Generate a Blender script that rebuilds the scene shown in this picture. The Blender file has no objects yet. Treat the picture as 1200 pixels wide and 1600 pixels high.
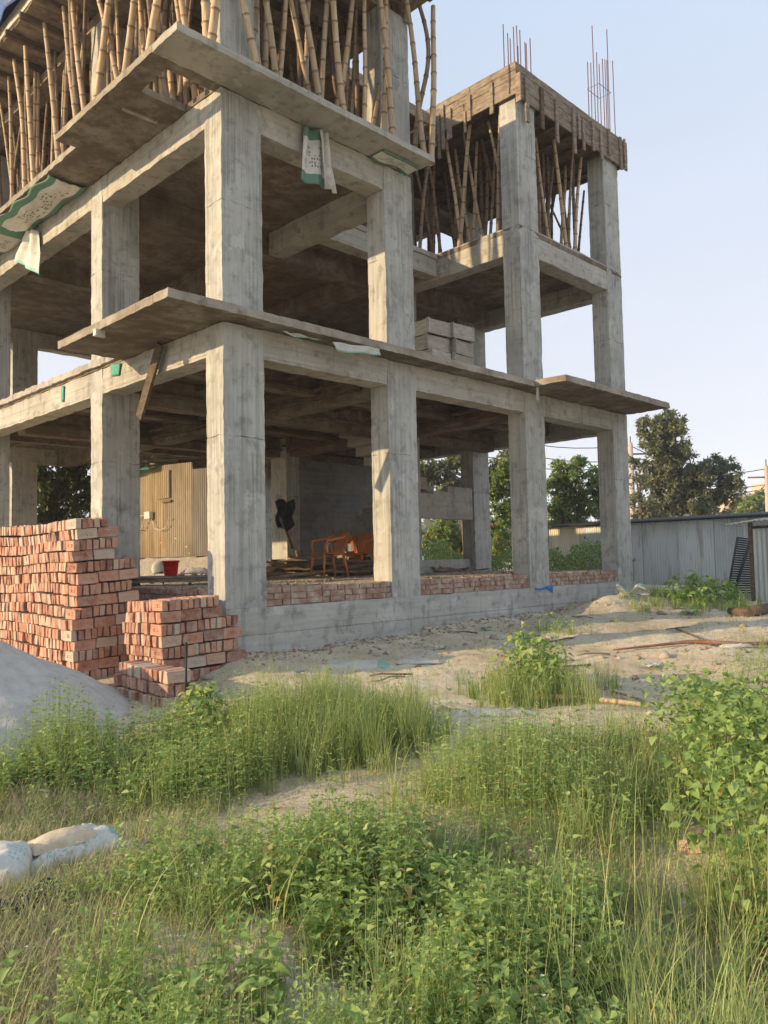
import bpy, bmesh, math, random
import numpy as np
from mathutils import Vector, Matrix
R=random.Random(7); NR=np.random.RandomState(11)
S=bpy.context.scene; COL=S.collection
# ------------------------------------------------------------------ camera
FPX=1236.188
AX=Vector((0.70948948,0.70228505,0.05848413)); RT=Vector((0.70420269,-0.70969405,-0.02080695)); UP=Vector((-0.02689343,-0.05594699,0.99807148))
CAM=Vector((-4.956,-7.383,0.524))
v=np.array([0])
cd=bpy.data.cameras.new('camera'); cam=bpy.data.objects.new('camera',cd); COL.objects.link(cam)
m=Matrix((RT,UP,-AX)).transposed().to_4x4(); m.translation=CAM; cam.matrix_world=m
cd.sensor_fit='VERTICAL'; cd.sensor_height=36; cd.lens=FPX/1600*36; cd.clip_start=.05; cd.clip_end=3000
S.camera=cam
S.render.resolution_x=768; S.render.resolution_y=1024
# ------------------------------------------------------------------ light
SUN_EL=math.radians(16.3); AZ=math.radians(29)       # sun stands towards -X, slightly +Y
SD=Vector((-math.cos(AZ)*math.cos(SUN_EL), math.sin(AZ)*math.cos(SUN_EL), math.sin(SUN_EL)))
W=bpy.data.worlds.new('World'); S.world=W; W.use_nodes=True
nt=W.node_tree; bg=nt.nodes['Background']; sk=nt.nodes.new('ShaderNodeTexSky'); sk.sky_type='NISHITA'; sk.sun_disc=False
sk.sun_elevation=SUN_EL; sk.sun_rotation=math.atan2(SD.x,SD.y); sk.air_density=1.0; sk.dust_density=1.0; sk.ozone_density=1.5; sk.altitude=0
hs=nt.nodes.new('ShaderNodeHueSaturation'); hs.inputs['Saturation'].default_value=.42; hs.inputs['Value'].default_value=1.1; nt.links.new(sk.outputs[0],hs.inputs['Color']); 
wn=nt.nodes
tc=wn.new('ShaderNodeTexCoord'); sx=wn.new('ShaderNodeSeparateXYZ'); nt.links.new(tc.outputs['Generated'],sx.inputs[0])
cr=wn.new('ShaderNodeValToRGB'); cr.color_ramp.elements[0].position=.0; cr.color_ramp.elements[0].color=(.80,.765,.80,1); cr.color_ramp.elements[1].position=.62; cr.color_ramp.elements[1].color=(.55,.67,.85,1); nt.links.new(sx.outputs[2],cr.inputs[0])
ns=wn.new('ShaderNodeTexNoise'); ns.inputs['Scale'].default_value=1.3; ns.inputs['Detail'].default_value=5; mp=wn.new('ShaderNodeMapping'); mp.inputs['Scale'].default_value=(1,1,3.5); nt.links.new(tc.outputs['Generated'],mp.inputs[0]); nt.links.new(mp.outputs[0],ns.inputs['Vector'])
mr=wn.new('ShaderNodeMapRange'); mr.inputs[1].default_value=.35; mr.inputs[2].default_value=.7; mr.inputs[3].default_value=2.4; mr.inputs[4].default_value=2.62; nt.links.new(ns.outputs[0],mr.inputs[0])
vm=wn.new('ShaderNodeVectorMath'); vm.operation='SCALE'; nt.links.new(cr.outputs[0],vm.inputs[0]); nt.links.new(mr.outputs[0],vm.inputs['Scale'])
mxs=wn.new('ShaderNodeMix'); mxs.data_type='RGBA'; mxs.inputs[0].default_value=.86; nt.links.new(hs.outputs[0],mxs.inputs[6]); nt.links.new(vm.outputs[0],mxs.inputs[7]); nt.links.new(mxs.outputs[2],bg.inputs[0]); bg.inputs[1].default_value=.15
sl=bpy.data.lights.new('sun','SUN'); sl.energy=2.35; sl.angle=math.radians(.6); sl.color=(1,.72,.41)
so=bpy.data.objects.new('sun',sl); COL.objects.link(so); so.rotation_euler=SD.to_track_quat('Z','Y').to_euler()
S.view_settings.view_transform='Standard'; S.view_settings.look='None'; S.view_settings.exposure=1.5; S.view_settings.gamma=1
# ------------------------------------------------------------------ layout helpers
def ray(px,py): return AX+RT*((px-600)/FPX)-UP*((py-800)/FPX)
def onp(ax,val,px,py):
    d=ray(px,py); return CAM+d*((val-CAM[ax])/d[ax])
def dep(t,px,py): return CAM+ray(px,py)*t
CT=np.array([(0,0,-.5),(3.6,0,-.5),(6,-.1,-.48),(9.3,0,-.3),(14,.6,-.32),(-1.25,.9,-.75),(-1,-.5,-.8),(-2.5,-2.5,-1.02),(-3.2,-5.5,-1.02),
 (.5,-2.5,-.75),(1.3,-3.7,-.8),(5,-2.5,-.5),(8,-3,-.45),(0,-6,-.92),(2,-6,-.8),(-5,-7.4,-1.05),(-5,-2,-1.0),(-4,3,-.85),(0,8,-.6),(6,10,-.45),(12,-4,-.42),(18,4,-.35),(6,-7,-.7),(-6,8,-.7),(3,-1.3,-.6),(-2,4,-.8),(7,-1.0,-.42)])
def vn(x,y,z=0.,seed=0):
    x=np.asarray(x,float);y=np.asarray(y,float);z=np.zeros_like(x)+z
    xi=np.floor(x).astype(np.int64);yi=np.floor(y).astype(np.int64);zi=np.floor(z).astype(np.int64)
    fx=x-xi;fy=y-yi;fz=z-zi;fx=fx*fx*(3-2*fx);fy=fy*fy*(3-2*fy);fz=fz*fz*(3-2*fz)
    def h(a,b,c):
        n=(a*374761393+b*668265263+c*2147483647+seed*1274126177)&0xffffffff
        n=((n^(n>>13))*1274126177)&0xffffffff
        n=((n^(n>>16))*2246822519)&0xffffffff
        return ((n^(n>>15))&0xffff)/65535.
    r=0
    for a in (0,1):
        for b in (0,1):
            for c in (0,1):
                r=r+h(xi+a,yi+b,zi+c)*(fx if a else 1-fx)*(fy if b else 1-fy)*(fz if c else 1-fz)
    return r
def fbm(x,y,z=0.,o=4,seed=0):
    r=0;a=.5;t=0
    for i in range(o):
        r=r+a*vn(np.asarray(x)*2**i,np.asarray(y)*2**i,np.asarray(z)*2**i,seed+i);t+=a;a*=.5
    return r/t
def terrain(x,y):
    x=np.asarray(x,float);y=np.asarray(y,float);shp=x.shape;xf=x.ravel();yf=y.ravel()
    w=0;s=0
    for a,b,c in CT:
        q=1/((xf-a)**2+(yf-b)**2+.6)**1.6; w=w+q; s=s+q*c
    z=s/w
    far=np.clip((np.hypot(xf,yf)-18)/15,0,1); z=z*(1-far)+(-.4)*far
    z=z+(fbm(xf*1.3,yf*1.3,o=4,seed=3)-.5)*.14*(1-far*.5)+(fbm(xf*9,yf*9,o=2,seed=9)-.5)*.03
    # low dirt mound beside the right end of the plinth
    z=z+.26*np.exp(-(((xf-6.9)/1.1)**2+((yf+.85)/.5)**2))+.1*np.exp(-(((xf-8.3)/.9)**2+((yf+1.2)/.6)**2))
    z=z+np.clip((xf+.2)/.5,0,1)*np.clip((9.6-xf)/.5,0,1)*np.exp(-((yf+.05)/.28)**2)*(.16*fbm(xf*1.7,yf*0,o=3,seed=13)-.02)
    return z.reshape(shp)
def tz(x,y): return float(terrain(np.array([x]),np.array([y]))[0])
def gp(px,py):
    z=-.7
    for _ in range(12):
        p=onp(2,z,px,py); z=.5*z+.5*tz(p.x,p.y)
    return Vector((p.x,p.y,z))
# ------------------------------------------------------------------ object helpers
def tag(o,label=None,cat=None,group=None,kind=None):
    if label:o['label']=label
    if cat:o['category']=cat
    if group:o['group']=group
    if kind:o['kind']=kind
    return o
def empty(name,loc,label,cat,group=None,rz=0):
    o=bpy.data.objects.new(name,None); COL.objects.link(o); o.location=loc; o.rotation_euler=(0,0,rz); o.empty_display_size=.2
    return tag(o,label,cat,group)
def link(name,me,parent=None):
    o=bpy.data.objects.new(name,me); COL.objects.link(o)
    if parent is not None:
        o.parent=parent
    return o
class MB:
    def __init__(s): s.v=[];s.f=[]
    def add(s,vs,fs):
        n=len(s.v); s.v+= [tuple(a) for a in vs]; s.f+=[tuple(i+n for i in f) for f in fs]
    def box(s,x0,x1,y0,y1,z0,z1,M=None):
        vs=[Vector((x,y,z)) for x in (x0,x1) for y in (y0,y1) for z in (z0,z1)]
        if M is not None: vs=[M@q for q in vs]
        s.add(vs,[(0,1,3,2),(4,6,7,5),(0,4,5,1),(2,3,7,6),(0,2,6,4),(1,5,7,3)])
    def cbox(s,x0,x1,y0,y1,z0,z1,st=.12,j=.004,ej=0,seed=0,M=None):
        n=[max(1,min(130,int(round(abs(b-a)/st)))) for a,b in ((x0,x1),(y0,y1),(z0,z1))]
        xs=[np.linspace(a,b,k+1) for (a,b),k in zip(((x0,x1),(y0,y1),(z0,z1)),n)]
        idx={};vs=[]
        def g(i,j_,k):
            key=(i,j_,k)
            if key not in idx: idx[key]=len(vs); vs.append((xs[0][i],xs[1][j_],xs[2][k],sum((i in(0,n[0]),j_ in(0,n[1]),k in(0,n[2])))))
            return idx[key]
        fs=[]
        for k in (0,n[2]):
            for i in range(n[0]):
                for j_ in range(n[1]):
                    q=(g(i,j_,k),g(i+1,j_,k),g(i+1,j_+1,k),g(i,j_+1,k)); fs.append(q if k else q[::-1])
        for j_ in (0,n[1]):
            for i in range(n[0]):
                for k in range(n[2]):
                    q=(g(i,j_,k),g(i,j_,k+1),g(i+1,j_,k+1),g(i+1,j_,k)); fs.append(q if j_ else q[::-1])
        for i in (0,n[0]):
            for j_ in range(n[1]):
                for k in range(n[2]):
                    q=(g(i,j_,k),g(i,j_+1,k),g(i,j_+1,k+1),g(i,j_,k+1)); fs.append(q if i else q[::-1])
        A=np.array(vs); P=A[:,:3].copy(); e=(A[:,3]>=2)
        for a in range(3):
            P[:,a]+=(vn(A[:,0]*5,A[:,1]*5,A[:,2]*5,seed+a*7)-.5)*2*(j)
            P[:,a]+=(vn(A[:,0]*17+3,A[:,1]*17,A[:,2]*17,seed+a*5+50)-.5)*2*ej*e
        P=[Vector(p) for p in P]
        if M is not None: P=[M@q for q in P]
        s.add(P,fs)
    def tube(s,pts,rad,n=8,cap=True):
        pts=[Vector(p) for p in pts]
        if not hasattr(rad,'__len__'): rad=[rad]*len(pts)
        rings=[];prev=None
        for i,p in enumerate(pts):
            t=(pts[min(i+1,len(pts)-1)]-pts[max(i-1,0)]).normalized()
            a=prev if prev is not None else (Vector((1,0,0)) if abs(t.x)<.8 else Vector((0,1,0)))
            a=(a-t*a.dot(t)).normalized(); prev=a; b=t.cross(a)
            rings.append([p+(a*math.cos(k*2*math.pi/n)+b*math.sin(k*2*math.pi/n))*rad[i] for k in range(n)])
        vs=[q for r in rings for q in r]; fs=[]
        for i in range(len(pts)-1):
            for k in range(n):
                fs.append((i*n+k,i*n+(k+1)%n,(i+1)*n+(k+1)%n,(i+1)*n+k))
        if cap: fs.append(tuple(range(n))[::-1]); fs.append(tuple((len(pts)-1)*n+k for k in range(n)))
        s.add(vs,fs)
    def grid(s,fn,nu,nv):
        n=len(s.v)
        for i in range(nu+1):
            for j in range(nv+1): s.v.append(tuple(fn(i/nu,j/nv)))
        for i in range(nu):
            for j in range(nv): a=n+i*(nv+1)+j; s.f.append((a,a+nv+1,a+nv+2,a+1))
    def build(s,name,mat,parent=None,smooth=False,off=None):
        me=bpy.data.meshes.new(name); vs=s.v
        if off is not None: vs=[tuple(Vector(q)-Vector(off)) for q in vs]
        me.from_pydata(vs,[],s.f); me.update()
        if mat: me.materials.append(mat)
        if smooth: me.polygons.foreach_set('use_smooth',[True]*len(me.polygons))
        o=link(name,me,parent)
        if off is not None and parent is None: o.location=off
        return o
def npmesh(name,V,F4,mat,parent=None,rnd=None,smooth=False,tri=None):
    me=bpy.data.meshes.new(name); V=np.asarray(V,np.float32); F4=np.asarray(F4,np.int32) if F4 is not None else np.zeros((0,4),np.int32)
    T=np.asarray(tri,np.int32) if tri is not None else np.zeros((0,3),np.int32)
    me.vertices.add(len(V)); me.vertices.foreach_set('co',V.ravel())
    me.loops.add(F4.size+T.size); me.loops.foreach_set('vertex_index',np.concatenate([F4.ravel(),T.ravel()]))
    me.polygons.add(len(F4)+len(T))
    ls=np.concatenate([np.arange(len(F4))*4, F4.size+np.arange(len(T))*3]).astype(np.int32)
    me.polygons.foreach_set('loop_start',ls)
    if smooth: me.polygons.foreach_set('use_smooth',np.ones(len(F4)+len(T),bool))
    me.update(calc_edges=True)
    if rnd is not None:
        a=me.attributes.new('rnd','FLOAT','POINT'); a.data.foreach_set('value',np.asarray(rnd,np.float32))
    if mat: me.materials.append(mat)
    return link(name,me,parent)
# ------------------------------------------------------------------ materials
def M_(name):
    m=bpy.data.materials.new(name); m.use_nodes=True; t=m.node_tree; b=t.nodes['Principled BSDF']; return m,t,b
class NT:
    def __init__(s,t): s.t=t
    def n(s,ty,ins=None,**kw):
        q=s.t.nodes.new(ty)
        for k,vv in kw.items(): setattr(q,k,vv)
        for k,vv in (ins or {}).items():
            if hasattr(vv,'is_output') : s.t.links.new(vv,q.inputs[k])
            else: q.inputs[k].default_value=vv
        return q
    def pos(s,scale=(1,1,1),obj=False):
        if obj: src=s.n('ShaderNodeTexCoord').outputs['Object']
        else: src=s.n('ShaderNodeNewGeometry').outputs['Position']
        mp=s.n('ShaderNodeMapping',{'Vector':src,'Scale':scale}); return mp.outputs[0]
    def noise(s,vec,scale,det=4,rough=.55,out=0): return s.n('ShaderNodeTexNoise',{'Vector':vec,'Scale':scale,'Detail':det,'Roughness':rough}).outputs[out]
    def ramp(s,fac,stops,interp='LINEAR'):
        q=s.n('ShaderNodeValToRGB',{'Fac':fac}); cr=q.color_ramp; cr.interpolation=interp
        while len(cr.elements)<len(stops): cr.elements.new(.5)
        for e,(p,c) in zip(cr.elements,stops):
            e.position=p; e.color=(c[0],c[1],c[2],1) if hasattr(c,'__len__') else (c,c,c,1)
        return q.outputs[0]
    def mix(s,f,a,b,mode='MIX'):
        q=s.n('ShaderNodeMix',data_type='RGBA',blend_type=mode)
        for i,vv in ((0,f),(6,a),(7,b)):
            if hasattr(vv,'is_output'): s.t.links.new(vv,q.inputs[i])
            elif i==0: q.inputs[0].default_value=vv
            else: q.inputs[i].default_value=(*vv,1)
        return q.outputs[2]
    def math(s,op,a,b=0,c=0,clamp=False):
        q=s.n('ShaderNodeMath',operation=op,use_clamp=clamp)
        for i,vv in enumerate((a,b,c)):
            if hasattr(vv,'is_output'): s.t.links.new(vv,q.inputs[i])
            else: q.inputs[i].default_value=vv
        return q.outputs[0]
    def bump(s,h,st=.3,d=.01,nrm=None):
        i={'Height':h,'Strength':st,'Distance':d}
        if nrm is not None:i['Normal']=nrm
        return s.n('ShaderNodeBump',i).outputs[0]
def concrete(name,base=(.48,.485,.45),dark=(.28,.285,.26),boards='v',joints=(),stain=.55,brown=0,under=0):
    m,t,b=M_(name); N=NT(t); P=N.pos()
    big=N.noise(P,1.1,5,.6); med=N.noise(P,6,5,.6); fine=N.noise(P,60,3)
    if boards=='v' : st=N.noise(N.pos((9,9,.35)),2.2,4,.6)
    else: st=N.noise(N.pos((.5,.5,9)),1.6,4,.6)
    c=N.mix(N.ramp(big,[(.3,0),(.72,1)]),dark,base)
    c=N.mix(N.math('MULTIPLY',N.ramp(st,[(.38,0),(.62,1)]),.6),c,N.mix(.5,c,tuple(min(1,x*1.35) for x in base)))
    c=N.mix(N.math('MULTIPLY',N.ramp(med,[(.52,0),(.7,1)]),stain),c,tuple(x*.45 for x in dark))
    if boards=='v':
        s2=N.noise(N.pos((26,26,.5)),1.,3,.6); gg=N.ramp(N.noise(P,1.7,2),[(.42,.1),(.6,1)])
        c=N.mix(N.math('MULTIPLY',N.ramp(s2,[(.5,0),(.62,1)]),N.math('MULTIPLY',gg,.5)),c,tuple(x*.42 for x in dark))
    c=N.mix(N.math('MULTIPLY',N.ramp(N.noise(P,.8,3),[(.45,0),(.65,1)]),.35),c,N.mix(.5,c,(.40,.36,.26)))
    if not brown: c=N.mix(N.math('MULTIPLY',N.ramp(N.noise(P,2.1,7,.72),[(.585,0),(.60,1)]),.35),c,tuple(min(1,x*1.25) for x in base)); c=N.mix(N.math('MULTIPLY',N.ramp(N.noise(N.pos((1,1,.45)),3.1,8,.75),[(.60,0),(.625,1)]),.45),c,tuple(x*.5 for x in dark))
    drip=N.noise(N.pos((7,7,.25)),1.0,3,.5)
    c=N.mix(N.math('MULTIPLY',N.ramp(drip,[(.6,0),(.68,1)]),.35),c,tuple(x*.6 for x in dark))
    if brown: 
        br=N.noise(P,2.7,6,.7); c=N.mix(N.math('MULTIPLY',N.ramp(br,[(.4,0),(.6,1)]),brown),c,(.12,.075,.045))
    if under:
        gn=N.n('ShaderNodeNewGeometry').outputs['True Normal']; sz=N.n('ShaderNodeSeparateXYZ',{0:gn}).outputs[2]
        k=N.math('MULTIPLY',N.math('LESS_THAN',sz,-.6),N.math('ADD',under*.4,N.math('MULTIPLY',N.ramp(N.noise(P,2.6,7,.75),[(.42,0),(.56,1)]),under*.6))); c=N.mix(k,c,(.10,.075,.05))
    pits=N.ramp(N.n('ShaderNodeTexVoronoi',{'Vector':P,'Scale':22.}).outputs[0],[(.06,1),(.12,0)])
    gate=N.ramp(N.noise(P,3.3,3),[(.44,0),(.58,1)])
    pg=N.math('MULTIPLY',pits,gate)
    c=N.mix(N.math('MULTIPLY',pg,.6),c,tuple(x*.35 for x in dark))
    sep=N.n('ShaderNodeSeparateXYZ',{0:P})
    h=N.math('ADD',N.math('MULTIPLY',fine,.15),N.math('ADD',N.math('MULTIPLY',st,.7),N.math('MULTIPLY',med,.5)))
    h=N.math('SUBTRACT',h,N.math('MULTIPLY',pg,.8))
    wob=N.math('MULTIPLY',N.math('SUBTRACT',N.noise(N.pos((3,3,.5)),2,4),.5),.09)
    for jz in joints:
        d=N.math('ABSOLUTE',N.math('SUBTRACT',N.math('ADD',sep.outputs[2],wob),jz))
        k=N.ramp(d,[(.0,1),(.009,0)]); gt=N.ramp(N.noise(P,6,3),[(.42,0),(.6,1)])
        k=N.math('MULTIPLY',k,gt)
        c=N.mix(N.math('MULTIPLY',k,.75),c,(.035,.03,.026)); h=N.math('SUBTRACT',h,N.math('MULTIPLY',k,2.))
    if boards in('h','H'):
        for s_,ph in ((.145,0.),) if boards=='h' else ((.31,0.),):
            fr=N.math('FRACT',N.math('DIVIDE',N.math('ADD',sep.outputs[2],N.math('MULTIPLY',wob,.15)),s_))
            k=N.ramp(fr,[(.0,1),(.05,0)]); c=N.mix(N.math('MULTIPLY',k,.35),c,tuple(x*.5 for x in dark)); h=N.math('SUBTRACT',h,N.math('MULTIPLY',k,.9))
    else:
        for ax in (0,1):
            fr=N.math('FRACT',N.math('DIVIDE',N.math('ADD',sep.outputs[ax],N.math('MULTIPLY',wob,.1)),.185))
            k=N.math('MULTIPLY',N.ramp(fr,[(.0,1),(.035,0)]),N.ramp(N.noise(P,2.1,2),[(.42,0),(.6,1)]))
            c=N.mix(N.math('MULTIPLY',k,.3),c,tuple(x*.5 for x in dark)); h=N.math('SUBTRACT',h,N.math('MULTIPLY',k,.5))
    t.links.new(c,b.inputs['Base Color']); b.inputs['Roughness'].default_value=.9; b.inputs['Specular IOR Level'].default_value=.25
    t.links.new(N.bump(h,.55,.012),b.inputs['Normal']); return m
def simple(name,stops,scale=8,rough=.8,bump=.3,bd=.01,stretch=(1,1,1),obj=False,rnd=0,spec=.3,metal=0,det=5):
    m,t,b=M_(name);N=NT(t);P=N.pos(stretch,obj)
    f=N.noise(P,scale,det,.6); c=N.ramp(f,stops)
    if rnd:
        ri=N.n('ShaderNodeObjectInfo').outputs['Random']
        hs=N.n('ShaderNodeHueSaturation',{'Hue':.5,'Saturation':1.,'Value':N.math('ADD',1-rnd/2,N.math('MULTIPLY',ri,rnd)),'Color':c}); c=hs.outputs[0]
    t.links.new(c,b.inputs['Base Color']); b.inputs['Roughness'].default_value=rough; b.inputs['Specular IOR Level'].default_value=spec; b.inputs['Metallic'].default_value=metal
    if bump: t.links.new(N.bump(N.noise(P,scale*4,4),bump,bd),b.inputs['Normal'])
    return m
JT=(1.93,4.62,7.3)
m_col=concrete('concrete_column',joints=JT)
m_beam=concrete('concrete_beam',base=(.45,.44,.395),dark=(.27,.262,.23),boards='h',stain=.6)
m_slab=concrete('concrete_slab',base=(.42,.40,.36),dark=(.25,.24,.205),boards='n',stain=.5)
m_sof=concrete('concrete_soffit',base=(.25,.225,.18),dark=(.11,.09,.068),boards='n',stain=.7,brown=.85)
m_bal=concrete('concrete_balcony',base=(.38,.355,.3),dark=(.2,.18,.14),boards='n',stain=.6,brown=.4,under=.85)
m_inshade=concrete('concrete_interior_shade',base=(.24,.235,.22),dark=(.14,.135,.125),stain=.5,boards='n')  # interior shade put into the colour: darker concrete for lift wall and stair
m_plinth=concrete('concrete_plinth',base=(.45,.45,.42),dark=(.29,.29,.26),boards='H')
def rnd_mat(name,stops,trans=.0,rough=.6,attr=True,spec=.3,scale=0):
    m,t,b=M_(name);N=NT(t)
    a=N.n('ShaderNodeAttribute',attribute_name='rnd').outputs['Fac'] if attr else N.n('ShaderNodeObjectInfo').outputs['Random']
    c=N.ramp(a,stops)
    if scale:
        c=N.mix(N.math('MULTIPLY',N.ramp(N.noise(N.pos(),scale,4),[(.35,0),(.7,1)]),.45),c,N.mix(.5,c,(.02,.02,.01)))
    t.links.new(c,b.inputs['Base Color']); b.inputs['Roughness'].default_value=rough; b.inputs['Specular IOR Level'].default_value=spec
    if trans:
        tr=N.n('ShaderNodeBsdfTranslucent'); t.links.new(N.mix(.35,c,(.40,.55,.07),'MIX'),tr.inputs[0])
        mx=N.n('ShaderNodeMixShader',{0:trans}); t.links.new(b.outputs[0],mx.inputs[1]); t.links.new(tr.outputs[0],mx.inputs[2])
        t.links.new(mx.outputs[0],t.nodes['Material Output'].inputs[0])
    return m
m_leaf=rnd_mat('weed_leaf',[(0,(.12,.2,.055)),(.45,(.26,.38,.11)),(.8,(.38,.49,.16)),(.95,(.46,.52,.19)),(1,(.38,.28,.1))],.35)
m_grass=rnd_mat('grass_blade',[(0,(.16,.24,.08)),(.5,(.31,.4,.14)),(.8,(.43,.49,.21)),(1,(.46,.41,.22))],.35)
m_dry=rnd_mat('dry_grass',[(0,(.24,.28,.1)),(.3,(.33,.33,.15)),(.6,(.5,.44,.26)),(1,(.66,.58,.4))],.2)
m_tree1=rnd_mat('tree_leaf_dark',[(0,(.08,.095,.055)),(.5,(.15,.165,.095)),(1,(.27,.265,.17))],.25,.5)
m_tree2=rnd_mat('tree_leaf_light',[(0,(.1,.16,.05)),(.5,(.2,.28,.085)),(.93,(.3,.37,.13)),(1,(.4,.12,.05))],.3,.5)
m_tree3=rnd_mat('tree_leaf_deep',[(0,(.015,.035,.01)),(.6,(.03,.065,.015)),(1,(.07,.12,.03))],.25,.5)
m_bark=simple('bark',[(.3,(.07,.05,.035)),(.7,(.17,.13,.09))],14,.9,.6,.02)
m_brick=simple('brick_clay',[(.2,(.25,.085,.05)),(.42,(.46,.19,.105)),(.62,(.56,.27,.16)),(.8,(.52,.38,.28))],6,.9,.5,.004,rnd=.5)
m_brick_w=simple('brick_worn',[(.3,(.24,.13,.095)),(.5,(.35,.23,.17)),(.68,(.46,.40,.33))],9,.92,.5,.004)
m_mortar=simple('mortar',[(.3,(.2,.19,.165)),(.7,(.33,.31,.27))],20,.95,.6,.006)
m_sand=simple('grey_sand',[(.3,(.39,.37,.335)),(.5,(.46,.44,.40)),(.7,(.52,.495,.45))],7,.95,.9,.012,det=9)
m_floor=simple('floor_dust',[(.3,(.24,.2,.14)),(.5,(.4,.34,.25)),(.75,(.5,.44,.34))],3,.95,.5,.02)
m_wood=simple('old_plank',[(.22,(.07,.055,.042)),(.42,(.2,.16,.115)),(.62,(.3,.25,.19)),(.82,(.4,.35,.28))],3,.85,.5,.006,(2,2,9),rnd=.4)
m_palew=simple('pale_plank',[(.25,(.22,.195,.16)),(.5,(.36,.33,.28)),(.8,(.46,.43,.38))],3,.85,.5,.006,(2,2,9),rnd=.4)
m_woodd=simple('dark_plank',[(.25,(.05,.038,.025)),(.5,(.12,.09,.06)),(.8,(.2,.16,.11))],3,.85,.5,.006,(2,2,9),rnd=.4)
m_rebar=simple('rusty_rebar',[(.3,(.09,.055,.06)),(.7,(.17,.1,.09))],30,.7,.3,.002)
m_bam=simple('bamboo',[(.2,(.24,.155,.09)),(.45,(.42,.3,.175)),(.8,(.54,.43,.28))],4,.55,.15,.003,(6,6,.8),rnd=.45,spec=.4)
m_bamd=simple('bamboo_old',[(.2,(.1,.07,.045)),(.5,(.2,.145,.095)),(.8,(.33,.26,.18))],4,.7,.2,.003,(6,6,.8),rnd=.5)
for m__ in (m_bam,m_bamd):
    N_=NT(m__.node_tree); b_=m__.node_tree.nodes['Principled BSDF']; src=b_.inputs['Base Color'].links[0].from_socket
    na=N_.n('ShaderNodeAttribute',attribute_name='node').outputs['Fac']; cc=N_.mix(N_.math('MULTIPLY',N_.ramp(na,[(.25,0),(.95,1)]),.75),src,(.07,.045,.025)); m__.node_tree.links.new(cc,b_.inputs['Base Color'])
m_tin=simple('grey_tin',[(.25,(.38,.395,.385)),(.5,(.54,.57,.56)),(.8,(.62,.64,.62))],1.6,.55,.1,.004,(1,1,.4),spec=.4)
def weather_tin(mt,dx,dy,rust=.5):
    N_=NT(mt.node_tree); b_=mt.node_tree.nodes['Principled BSDF']; c_=b_.inputs['Base Color'].links[0].from_socket; P=N_.pos(); sp=N_.n('ShaderNodeSeparateXYZ',{0:P})
    q=N_.math('ADD',N_.math('MULTIPLY',sp.outputs[0],dx),N_.math('MULTIPLY',sp.outputs[1],dy)); fl=N_.math('FLOOR',N_.math('DIVIDE',q,.78)); wn_=N_.n('ShaderNodeTexWhiteNoise',{'W':fl},noise_dimensions='1D').outputs[0]
    hs_=N_.n('ShaderNodeHueSaturation',{'Value':N_.math('ADD',.72,N_.math('MULTIPLY',wn_,.5)),'Saturation':N_.math('ADD',.6,wn_),'Color':c_}).outputs[0]
    rn=N_.noise(N_.pos((5,5,.7)),1.1,5,.65); c2=N_.mix(N_.math('MULTIPLY',N_.ramp(rn,[(.54,0),(.68,1)]),rust),hs_,(.17,.095,.05))
    fr=N_.math('FRACT',N_.math('DIVIDE',q,.78)); ed=N_.ramp(fr,[(0,1),(.03,0)]); c2=N_.mix(N_.math('MULTIPLY',ed,.6),c2,(.06,.06,.06))
    vr=N_.n('ShaderNodeTexVoronoi',{'Vector':P,'Scale':5.5}).outputs[0]; c2=N_.mix(N_.ramp(vr,[(.05,1),(.075,0)]),c2,(.75,.74,.7))
    mt.node_tree.links.new(c2,b_.inputs['Base Color'])
weather_tin(m_tin,.6,-.8); 
m_tinlt=simple('pale_tin',[(.3,(.42,.4,.34)),(.7,(.56,.53,.45))],2.5,.6,.1,.004,(1,1,.4),spec=.4)
m_tinold=simple('old_tin',[(.25,(.12,.095,.065)),(.42,(.24,.2,.145)),(.6,(.32,.28,.215)),(.8,(.2,.13,.085))],2.2,.7,.15,.004,(1,1,.35),spec=.3)
weather_tin(m_tinlt,.6,-.8,.3); weather_tin(m_tinold,.0,1.,.6)
m_black=simple('black_iron',[(.3,(.012,.012,.014)),(.7,(.035,.034,.034))],12,.6,.2,.004)
m_orange=simple('orange_plastic',[(.3,(.48,.14,.03)),(.7,(.6,.2,.045))],6,.4,0,spec=.5)
m_red=simple('red_plastic',[(.3,(.5,.012,.015)),(.7,(.62,.02,.02))],6,.35,0,spec=.5)
m_white=simple('dirty_white',[(.3,(.36,.34,.29)),(.7,(.62,.6,.55))],7,.7,.2,.005)
m_cloth=simple('dark_cloth',[(.3,(.012,.014,.016)),(.7,(.04,.045,.05))],20,.9,.4,.006)
m_blue=simple('blue_tarp',[(.3,(.02,.05,.16)),(.6,(.04,.1,.32)),(.8,(.15,.22,.4))],3,.5,.5,.05)
m_bluep=simple('blue_plastic',[(.3,(.02,.09,.4)),(.7,(.04,.2,.6))],5,.5,.2,.01)
m_green=simple('green_sheet',[(.3,(.03,.2,.12)),(.7,(.07,.33,.22))],9,.6,.3,.01)
m_pole=simple('pole_concrete',[(.3,(.4,.33,.27)),(.7,(.5,.42,.35))],9,.9,.2,.01)
m_far=simple('far_plaster',[(.3,(.5,.36,.29)),(.7,(.6,.46,.38))],.6,.9,0)
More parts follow.
